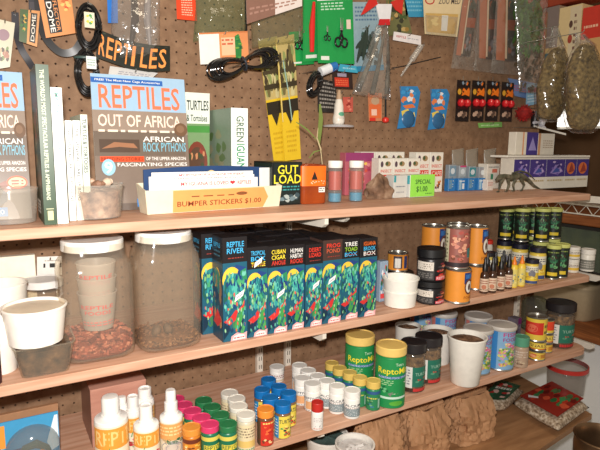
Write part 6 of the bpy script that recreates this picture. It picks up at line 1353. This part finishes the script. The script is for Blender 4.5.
# --- dark blister cluster above the vials
o = card('black_card_pack', [(318, 112, 1.325), (337, 113, 1.325), (336, 82, 1.325), (317, 78, 1.325)], 'black pack with white printed lines, below the cord and blue label', 'package', (44, 40, 38), [('l', .1, .1, .95, .95, (150, 144, 136), 7)])
o = card('red_header_pack', [(333, 88, 1.31), (353, 89, 1.31), (352, 71, 1.31), (332, 70, 1.31)], 'dark pack with red picture, above the white bottle shape', 'package', (50, 34, 30), [('r', .1, .1, .8, .6, (196, 54, 36)), ('r', .25, .66, .7, .84, (160, 150, 170)), ('l', .15, .15, .75, .5, (226, 110, 70), 3)])
s_ = aty(338.5, 124, 1.30); o = root('white_bulb_bottle', s_, 'white bulb-shaped bottle hanging below the red picture pack', 'bottle'); k = mpp(s_)
mb = MB(); mb.lathe([(k * 5, 0), (k * 6, k * 2), (k * 6, k * 6), (k * 5, k * 10), (k * 4.5, k * 18), (k * 3, k * 24)], mat((226, 218, 206), .35), 28); mb.build('body', o)
mb = MB(); mb.lathe([(k * 3, k * 24.1), (k * 2.6, k * 29), (k * 1.4, k * 33)], mat((180, 150, 120), .4), 20); mb.build('neck', o)
mb = MB(); mb.lathe([(k * 15, -k * 3.2), (k * 16, -k * 2), (k * 14, -k * 1.0), (k * 5, -.0004)], mat((200, 200, 204), .25), 36); mb.build('base_dish', o)
printing('label', o, on_cyl(k * 6.2, k * 4, k * 12, 120, r1=k * 5.2), [('e', .5, .7, .3, .25, (90, 160, 130)), ('l', .2, .1, .8, .4, (170, 160, 150), 2)], True); peg(o, (0, 0, k * 30), s_)
o = card('red_small_pack', [(343, 112, 1.332), (353, 112, 1.332), (353, 97, 1.332), (343, 97, 1.332)], 'small pinkish red pack right of the white bulb bottle', 'package', (196, 90, 76), [('b', .05, .05, .95, .95, ([(226, 130, 110), (150, 50, 44)], 6, .2))])
# black cable + blue/white label
o, k = coil('short black cord with white and blue label, beside the scissor cards', 314, 84, 8, 14, -25, 1.295, 11, seed=12, name='cable_coil')
mb = MB(); W0 = Vector(o.location); mb.tube([aty(320, 72, 1.285) - W0, aty(330, 68, 1.285) - W0], [.013, .013], mat((222, 226, 230), .35), 16); mb.build('white_sleeve', o)
mb = MB(); mb.tube([aty(330.2, 68, 1.285) - W0, aty(336, 66, 1.285) - W0], [.0132, .012], mat((40, 110, 180), .35), 16); mb.build('blue_sleeve', o)
card('cyan_tag', [(338, 71, 1.30), (358, 73, 1.30), (356, 66, 1.30), (340, 64, 1.30)], 'cyan tag sticking out below the front green card', 'tag', (60, 160, 190), [('l', .2, .3, .9, .7, (150, 200, 214), 1)])
# orange pack right of star bag
card('orange_pack', [(369, 121, 1.33), (382, 121, 1.33), (382, 93, 1.33), (368, 93, 1.33)], 'orange and red pack hanging under the star-topped bag', 'package', (206, 130, 90), [('r', .05, .1, .9, .6, (226, 110, 60)), ('e', .5, .72, .3, .14, (190, 160, 130)), ('r', .2, .2, .6, .42, (240, 200, 180)), ('r', .05, 0, .5, .12, (214, 50, 36))])
s_ = aty(385.5, 120, 1.335); o = root('red_reel', s_, 'small red ball on a dark cord, right of the orange pack', 'toy'); mb = MB(); k = mpp(s_); mb.lathe([(k * 1, -k * 3), (k * 3, -k * 2), (k * 3.6, 0), (k * 3, k * 2), (k * 1, k * 3)], mat((214, 48, 36), .35), 20); mb.build('ball', o); mb = MB(); mb.tube([Vector((0, 0, k * 2.5)), Vector((-.003, 0, k * 24))], .003, BLM, 8); mb.build('cord', o); peg(o, (-.003, 0, k * 23), s_)
# --- blue blister tags with turtles
def bluetag(cx, cy, label, src=None):
    c = aty(cx, cy, 1.335)
    if src: o = dup(src, c, label); peg(o, (-mpp(c) * 2, 0, mpp(c) * 15), c); return o
    o = root('fish_tag', c, label, 'tag', 'blue and yellow tags by the cream pack'); k = mpp(c) * 1.42
    def V(a, b): return Vector((a * k, 0, -b * k))
    mb = MB(); mb.plate([V(-9, 16), V(7, 14), V(11, -10), V(8, -14), V(-8, -13), V(-6, 0)], .0015, mat((50, 130, 190), .35)); mb.build('card', o)
    f = lambda u, v, off: ((-10 + 20 * u) * k, -off, (-16 + 32 * v) * k)
    printing('printing', o, f, [('b', .12, .55, .9, .92, ([(60, 150, 210), (226, 130, 80), (226, 230, 236)], 14, .12)), ('p', [(.2, .38), (.5, .44), (.66, .34), (.55, .22), (.3, .2)], (232, 206, 90)), ('p', [(.6, .3), (.8, .38), (.85, .28), (.7, .2)], (236, 214, 110)), ('p', [(.25, .5), (.7, .55), (.85, .48), (.4, .44)], (226, 120, 60)), ('b', .15, .05, .8, .3, ([(40, 70, 100), (60, 150, 190), (230, 200, 80)], 8, .1))])
    mb = MB(); mb.lathe([(k * 6, 0), (k * 5, .004), (k * 2.5, .007)], mat((44, 96, 140), .3), 24, T=Matrix.Translation((k * 1, 0, -k * 9)) @ Matrix.Rotation(PI / 2, 4, 'X')); mb.build('blister', o)
    mb = MB(); mb.tube([V(-8, -16), V(-7, -10)], .001, STEEL, 5); mb.build('wire_loop', o); peg(o, (-k * 2, 0, k * 10), c); return o
t0 = bluetag(408, 106, 'blue and yellow fish tag, left one of the pair below the cream pack')
bluetag(438, 108, 'blue and yellow fish tag, right one of the pair, beside the orange cards', t0)
# --- row of orange/black cards with red bulbs
def bulbcard(cx, cy, Y, label, src=None):
    c = aty(cx, cy, Y)
    if src: o = dup(src, c, label); peg(o, (0, 0, 17 * mpp(c)), c); return o
    o = root('feeder_card', c, label, 'card', 'black and orange cards with red bulbs'); k = mpp(c)
    mb = MB(); mb.box((-9.2 * k, 0, -20 * k), (9.2 * k, .0015, 20 * k), mat((34, 26, 26), .35)); mb.build('card', o)
    f = on_front(-9.2 * k, 9.2 * k, 0, -20 * k, 20 * k)
    printing('printing', o, f, [('r', .05, .62, .98, .82, (60, 36, 20)), ('e', .2, .72, .14, .07, (214, 160, 50)), ('p', [(.38, .62), (.62, .66), (.95, .62), (.98, .74), (.9, .84), (.7, .76), (.5, .82), (.36, .74)], (236, 120, 30)), ('b', .3, .62, 1, .84, ([(50, 30, 24), (236, 140, 50)], 5, .06)), ('b', .3, .86, .9, 1.0, ([(226, 120, 40), (130, 150, 170)], 6, .1)), ('b', .05, .05, .95, .28, ([(150, 120, 100), (90, 70, 60), (190, 160, 140), (60, 44, 40)], 12, .14)), ('r', .1, .3, .9, .56, (60, 16, 20))])
    for sx in (-.46, .46):
        mb = MB(); mb.lathe([(.3 * k, -4 * k), (2.9 * k, -2.8 * k), (4 * k, 0), (2.9 * k, 2.8 * k), (.3 * k, 4 * k)], mat((206, 30, 40), .2, spec=.8), 18, c=(sx * 9.2 * k, -.006, -2 * k)); mb.build('red_bulb', o)
    mb = MB(); mb.tube([Vector((-2 * k, -.002, 20 * k)), Vector((-2 * k, -.002, 24 * k))], .0012, STEEL, 5); mb.build('wire_loop', o); peg(o, (0, 0, 17 * k), c); return o
b0 = bulbcard(463, 101, 1.33, 'black and orange card with red bulbs, leftmost of the row')
for i, (x_, y_) in enumerate([(478, 101), (492.5, 101), (507, 102)]): bulbcard(x_, y_, 1.326 - i * .004, ['black and orange card with red bulbs, second from the left', 'black and orange card with red bulbs, third from the left', 'black and orange card with red bulbs, rightmost of the row'][i], b0)
card('blue_red_card', [(515, 96, 1.335), (534, 100, 1.335), (534, 83, 1.335), (508, 78, 1.335)], 'blue and pink card behind the right end of the orange card row', 'card', (110, 140, 190), [('l', .1, .3, .9, .7, (206, 90, 100), 3)])
card('blue_red_card', [(526, 106, 1.318), (538, 104, 1.318), (537, 83, 1.318), (527, 84, 1.318)], 'small pale blue card at the right end of the orange card row', 'card', (130, 176, 206), [('r', .1, .6, .9, .8, (190, 90, 120)), ('l', .1, .1, .9, .5, (200, 220, 230), 3)])
card('green_slip', [(479, 128, 1.33), (502, 127, 1.33), (502, 122, 1.33), (478, 123, 1.33)], 'pale green price slip under the row of orange cards', 'card', (120, 176, 90), [('l', .1, .2, .9, .7, (180, 214, 160), 1)])
# red plush and white toy
s_ = aty(524, 113, 1.30); o = root('red_pom_toy', s_, 'dark red fuzzy toy ball at the right end of the orange cards', 'toy'); k = mpp(s_); mb = MB(); RM = noise_mat('red_fuzz', [(.3, (110, 16, 18)), (.7, (190, 40, 34))], 60, bump=1.0); rnd = random.Random(3)
mb.lathe([(k * 2, -k * 7), (k * 6, -k * 4), (k * 7.5, 0), (k * 6, k * 4), (k * 2, k * 7)], RM, 24); mb.build('ball', o); mb = MB()
for i in range(90):
    a, b = rnd.random() * 6.28, rnd.uniform(-1.3, 1.3); d = Vector((math.cos(a) * math.cos(b), math.sin(a) * math.cos(b), math.sin(b))); mb.tube([d * k * 6, d * k * 9], [.002, .0005], RM, 4)
f_ = mb.build('fuzz', o); f_['kind'] = 'stuff'; peg(o, (0, 0, k * 5), s_)
s_ = aty(541, 118, 1.30); o = root('white_toy', s_, 'white and black plastic toy figure above the purple boxes', 'toy'); k = mpp(s_); wm = mat((206, 206, 214), .35)
mb = MB(); mb.tube([Vector((k * 1, 0, k * 7)), Vector((k * 2, 0, 0)), Vector((0, 0, -k * 7))], [k * 4, k * 5, k * 3.5], wm, 14); mb.build('body', o)
for i, (a_, b_) in enumerate([((-3, -4), (-12, -5)), ((0, -7), (6, -10)), ((1, 8), (-3, 12))]): mb = MB(); mb.tube([Vector((a_[0] * k, 0, a_[1] * k)), Vector((b_[0] * k, -.004, b_[1] * k))], [k * 2.2, k * 1.4], wm, 10); mb.build('limb', o)
mb = MB(); mb.tube([Vector((-k * 6, .006, k * 6)), Vector((-k * 8, .006, -k * 10))], [k * 5, k * 3], mat((26, 24, 26), .4), 12); mb.build('black_back', o); peg(o, (0, 0, k * 10), s_)
mb = MB(); L0 = aty(534, 127, 1.27); L1 = aty(566, 135, 1.27); o = root('price_strip', L0, 'thin white slanting strip above the purple boxes', 'strip'); mb.plate([Vector(), L1 - L0 + Vector((0, 0, -.001)), L1 - L0 + Vector((0, 0, .006)), Vector((0, 0, .006))], .001, mat((240, 238, 232), .3)); mb.build('strip', o)
peg(o, (.004, 0, 0), L0)
# --- three long clear packs with orange backs
def longpack(xb0, xb1, yb, xt0, xt1, Y, label, seed):
    q = [(xb0, yb, Y), (xb1, yb + 3, Y), (xt1, -8, Y), (xt0, -8, Y)]
    o = card('long_pack', [(xb0 + 5, yb - 13, Y), (xb1 - 6, yb - 11, Y), (xt1 - 1, -8, Y), (xt0 + 1, -8, Y)], label, 'package', (130, 80, 50), [('r', 0, 0, .34, 1, (176, 100, 64)), ('r', .34, 0, 1, 1, (74, 64, 58)), ('r', .34, .45, 1, .6, (150, 76, 46)), ('b', .4, .05, 1, .42, ([(70, 60, 60), (120, 116, 120), (150, 90, 70)], 16, .12)), ('b', .4, .62, 1, .98, ([(60, 70, 60), (110, 100, 90), (140, 84, 60)], 16, .12)), ('r', .34, .03, .42, .98, (214, 190, 160))], group='long narrow packs at the top edge')
    W0 = Vector(o.location); mb = MB(); sheet(mb, [aty(a, b, Y - .003) - W0 for a, b, _ in q], .010, CELLO, 8, 20, .003, random.Random(seed), False); mb.build('clear_sleeve', o); return o
longpack(451, 476, 68, 463, 481, 1.335, 'long clear pack with orange spine, leftmost of three at the top', 1)
longpack(474, 504, 71, 479, 503, 1.327, 'long clear pack with orange spine, middle of three at the top', 2)
longpack(491, 527, 73, 497, 522, 1.300, 'long clear pack with orange spine, rightmost of three at the top', 3)
# --- green plant bag
PLG = noise_mat('plastic_leaves', [(.3, (30, 60, 28)), (.6, (70, 110, 48)), (.8, (110, 140, 70))], 40, rough=.4)
o = root('plant_bag', aty(530, -10, 1.27), 'clear bag with dark green plastic plant, left of the moss bags', 'bag'); W0 = Vector(o.location); rnd = random.Random(5)
mb = MB(); sheet(mb, [aty(a, b, 1.262) - W0 for a, b in [(519, 92), (540, 94), (549, -10), (514, -10)]], .016, CELLO, 10, 22, .005, rnd, False); mb.build('bag', o, 180)
mb = MB()
for i in range(260):
    x_, y_ = rnd.uniform(516, 541), rnd.uniform(-8, 50) if i < 190 else rnd.uniform(40, 88); p_ = aty(x_, y_, 1.268) - W0; a = rnd.uniform(-2.4, -.7); L_ = rnd.uniform(.02, .04) * (1 if i < 190 else .6)
    leaf(mb, [p_ + Vector((math.cos(a) * L_ * t, rnd.uniform(-.006, .003), math.sin(a) * L_ * t)) for t in (0, .35, .7, 1)], .007, PLG if i < 190 else mat((74, 60, 40), .6))
f_ = mb.build('foliage', o); f_['kind'] = 'stuff'; peg(o, (.02, 0, -.012), W0)
# --- moss bags
MOSS = noise_mat('dried_moss', [(.3, (62, 48, 24)), (.5, (108, 88, 48)), (.7, (140, 118, 70))], 90, bump=1.0, rough=.9)
MBAG = clear_mat('moss_bag_film', milk=.02, rough=.14, bump=.8, bscale=20, base=.05)
def mossbag(cx, cy, hw, hh, top, Y, th, label, seed, tilt=0.0):
    """hanging rounded bag: centre, half sizes and gathered top in photo pixels"""
    T_ = aty(cx + tilt * hh, top, Y); c = aty(cx, cy, Y); k = mpp(c); o = root('moss_bag', T_, label, 'bag', 'bags of dried moss'); rnd = random.Random(seed); W0 = c - T_
    def blob(mb, sx, sz, sy, m, amp, top_=None, seed2=0):
        N, M_ = 40, 30; rings = []
        for j in range(1, M_):
            ph = PI * j / M_; zz = math.cos(ph); rr = math.sin(ph) ** (.42 if zz < 0 else .75); ring = []
            for i in range(N):
                a = 2 * PI * i / N; q1 = Vector((math.cos(a) * 1.5, math.sin(a) * 1.5 + seed + seed2, zz * 2)); d = 1 + amp * _n.noise(q1) + amp * .5 * _n.noise(q1 * 3.3)
                wz = 1.0 - .16 * max(0, zz)
                ring.append(mb.add(W0 + Vector((sx * rr * wz * math.cos(a) * d + tilt * k * zz * hh, sy * rr * wz * math.sin(a) * d, sz * zz))))
            rings.append(ring)
        for a_, b_ in zip(rings, rings[1:]):
            for i in range(N): mb.face((a_[(i + 1) % N], a_[i], b_[i], b_[(i + 1) % N]), m, True)
        mb.face(rings[0], m, True); mb.face(rings[-1][::-1], m, True); return rings
    mb = MB(); blob(mb, hw * k * .93, hh * k * .94, th * .90, MOSS, .16); mb.build('moss', o, 180)
    mb = MB(); blob(mb, hw * k * 1.03, hh * k * 1.02, th * 1.06, MBAG, .16)
    top_z = (W0 + Vector((tilt * k * hh, 0, hh * k * .93))); N = 20; ra = []
    for t in range(5):
        f = t / 4; p_ = top_z * (1 - f); r_ = hw * k * (.55 * (1 - f) ** 1.5 + .14 + .12 * f)
        ra.append([mb.add(p_ + Vector((r_ * math.cos(2 * PI * i / N), r_ * .4 * math.sin(2 * PI * i / N) + .004 * math.sin(i * 2.4), .003 * math.sin(i * 1.9)))) for i in range(N)])
    for a_, b_ in zip(ra, ra[1:]):
        for i in range(N): mb.face((a_[i], a_[(i + 1) % N], b_[(i + 1) % N], b_[i]), CELLO, True)
    mb.build('bag', o, 180)
    mb = MB()
    for i in range(700):
        ph, a = rnd.uniform(.3, 2.9), rnd.uniform(PI, 2 * PI); rr = math.sin(ph) ** .62 * (1.0 - .22 * max(0, math.cos(ph)))
        p_ = W0 + Vector((hw * k * .94 * rr * math.cos(a) + tilt * k * math.cos(ph) * hh, th * .92 * rr * math.sin(a), hh * k * .94 * math.cos(ph))); b = rnd.random() * 6.28; L_ = .011
        mb.tube([p_, p_ + Vector((math.cos(b) * L_ * .5, -.003, math.sin(b) * L_ * .5)), p_ + Vector((math.cos(b + .7) * L_, 0, math.sin(b + .7) * L_))], [.0008, .0008, .0003], MOSS, 3)
    f_ = mb.build('moss_strands', o); f_['kind'] = 'stuff'; return o
m1 = mossbag(553, 84, 18, 37, 28, 1.17, .045, 'bag of brown dried moss, left one hanging at the upper right', 21, .05)
peg(m1, (0, 0, .004), m1.location)
m2 = mossbag(584, 88, 24, 44, 34, 1.06, .050, 'bag of brown dried moss, right one at the edge of the view', 22, -.10)
peg(m2, (0, 0, .004), m2.location)
# --- high shelf with food cartons beyond
zz = atx(580, 78, 2.2).z
mb = MB(); mb.box((2.14, .5, zz - .03), (2.7, 2.55, zz), PLANK, .003); tag(mb.build('high_plank'), 'highest brown plank behind the moss bags, carrying food cartons', 'shelf')
def far_box(px0, px1, yt, X, col, shapes, label, dpt=.2):
    a = atx(px0, 60, X); b = atx(px1, 60, X); ztop = atx((px0 + px1) / 2, yt, X).z; w_ = a.y - b.y
    o = root('food_carton', (X, b.y, zz + .0008), label, 'box', 'cartons on the high plank'); mb = MB(); mb.box((0, 0, 0), (dpt, w_, ztop - zz), mat(col, .45), .001); mb.build('box', o)
    printing('printing', o, lambda u, v, off: (-off, w_ * (1 - u), (ztop - zz) * v), shapes); return o
far_box(540, 555.5, 8, 2.2, (160, 140, 120), [('r', 0, 0, 1, 1, (190, 160, 110)), ('r', 0, .45, 1, 1, (130, 116, 112)), ('l', .1, .5, .9, .62, (170, 160, 150), 2), ('r', .05, .30, .85, .38, (30, 90, 110)), ('b', .05, .02, .95, .28, ([(214, 140, 70), (226, 200, 170)], 8, .12))], 'grey and yellow carton beyond the plant bag')
far_box(556, 578, 7, 2.2, (222, 200, 150), [('r', 0, 0, 1, 1, (224, 200, 150)), ('r', .5, .2, .98, .98, (216, 200, 168)), ('e', .56, .55, .1, .06, (170, 70, 50)), ('e', .56, .75, .08, .05, (90, 60, 50)), ('l', .7, .2, .82, .9, (120, 80, 70), 8), ('b', .05, .02, .5, .3, ([(226, 210, 180), (220, 170, 110)], 6, .12))], 'cream carton standing on the high plank at upper right')
far_box(579, 602, 7, 2.2, (200, 60, 44), [('r', 0, 0, 1, 1, (206, 166, 110)), ('r', 0, .55, 1, 1, (206, 56, 40)), ('l', .1, .68, .7, .76, (240, 190, 160), 1), ('r', .05, .1, .45, .5, (214, 176, 110)), ('b', .05, .2, .4, .48, ([(110, 50, 60), (190, 120, 80)], 5, .12))], 'red topped carton at the upper right corner')
far_box(604, 640, 5, 2.2, (190, 150, 100), [('r', 0, .6, 1, 1, (190, 60, 44))], 'further carton on the high plank, beyond the red one')
mb = MB(); p_ = atx(597, 56, 2.1); mb.box((0, 0, 0), (.03, .10, .014), mat((90, 150, 190), .4), .002); o = mb.build('blue_packet'); o.location = (2.16, p_.y - .05, zz + .0008); tag(o, 'small blue packet lying at the front of the high plank', 'packet')
# orange-brown beam at the very top
mb = MB(); zb_ = atx(580, 3, 2.3).z; mb.box((2.25, .5, zb_), (2.36, 2.55, zb_ + .12), noise_mat('red_brown_box', [(.3, (130, 44, 26)), (.7, (176, 74, 44))], 6, rough=.6), .003); o = mb.build('ceiling_beam'); o['kind'] = 'structure'; o.name = 'trim_1'
# bright window-like panel far behind: a lit lamp panel
zp = atx(578, 118, 2.25); LMP = bpy.data.materials.new('lamp_panel'); LMP.use_nodes = True; e_ = LMP.node_tree.nodes['Principled BSDF']; e_.inputs['Emission Color'].default_value = (1, .96, .88, 1); e_.inputs['Emission Strength'].default_value = 1.6
o = root('strip_light', (2.28, zp.y - .08, zp.z - .035), 'bright white lamp seen through the gap under the moss bags', 'lamp')
mb = MB(); mb.box((0, 0, 0), (.02, .20, .07), LMP, .002); mb.build('lamp_panel', o); mb = MB(); mb.box((.0202, -.01, -.01), (.04, .21, .08), mat((210, 206, 196), .5)); mb.build('housing', o)
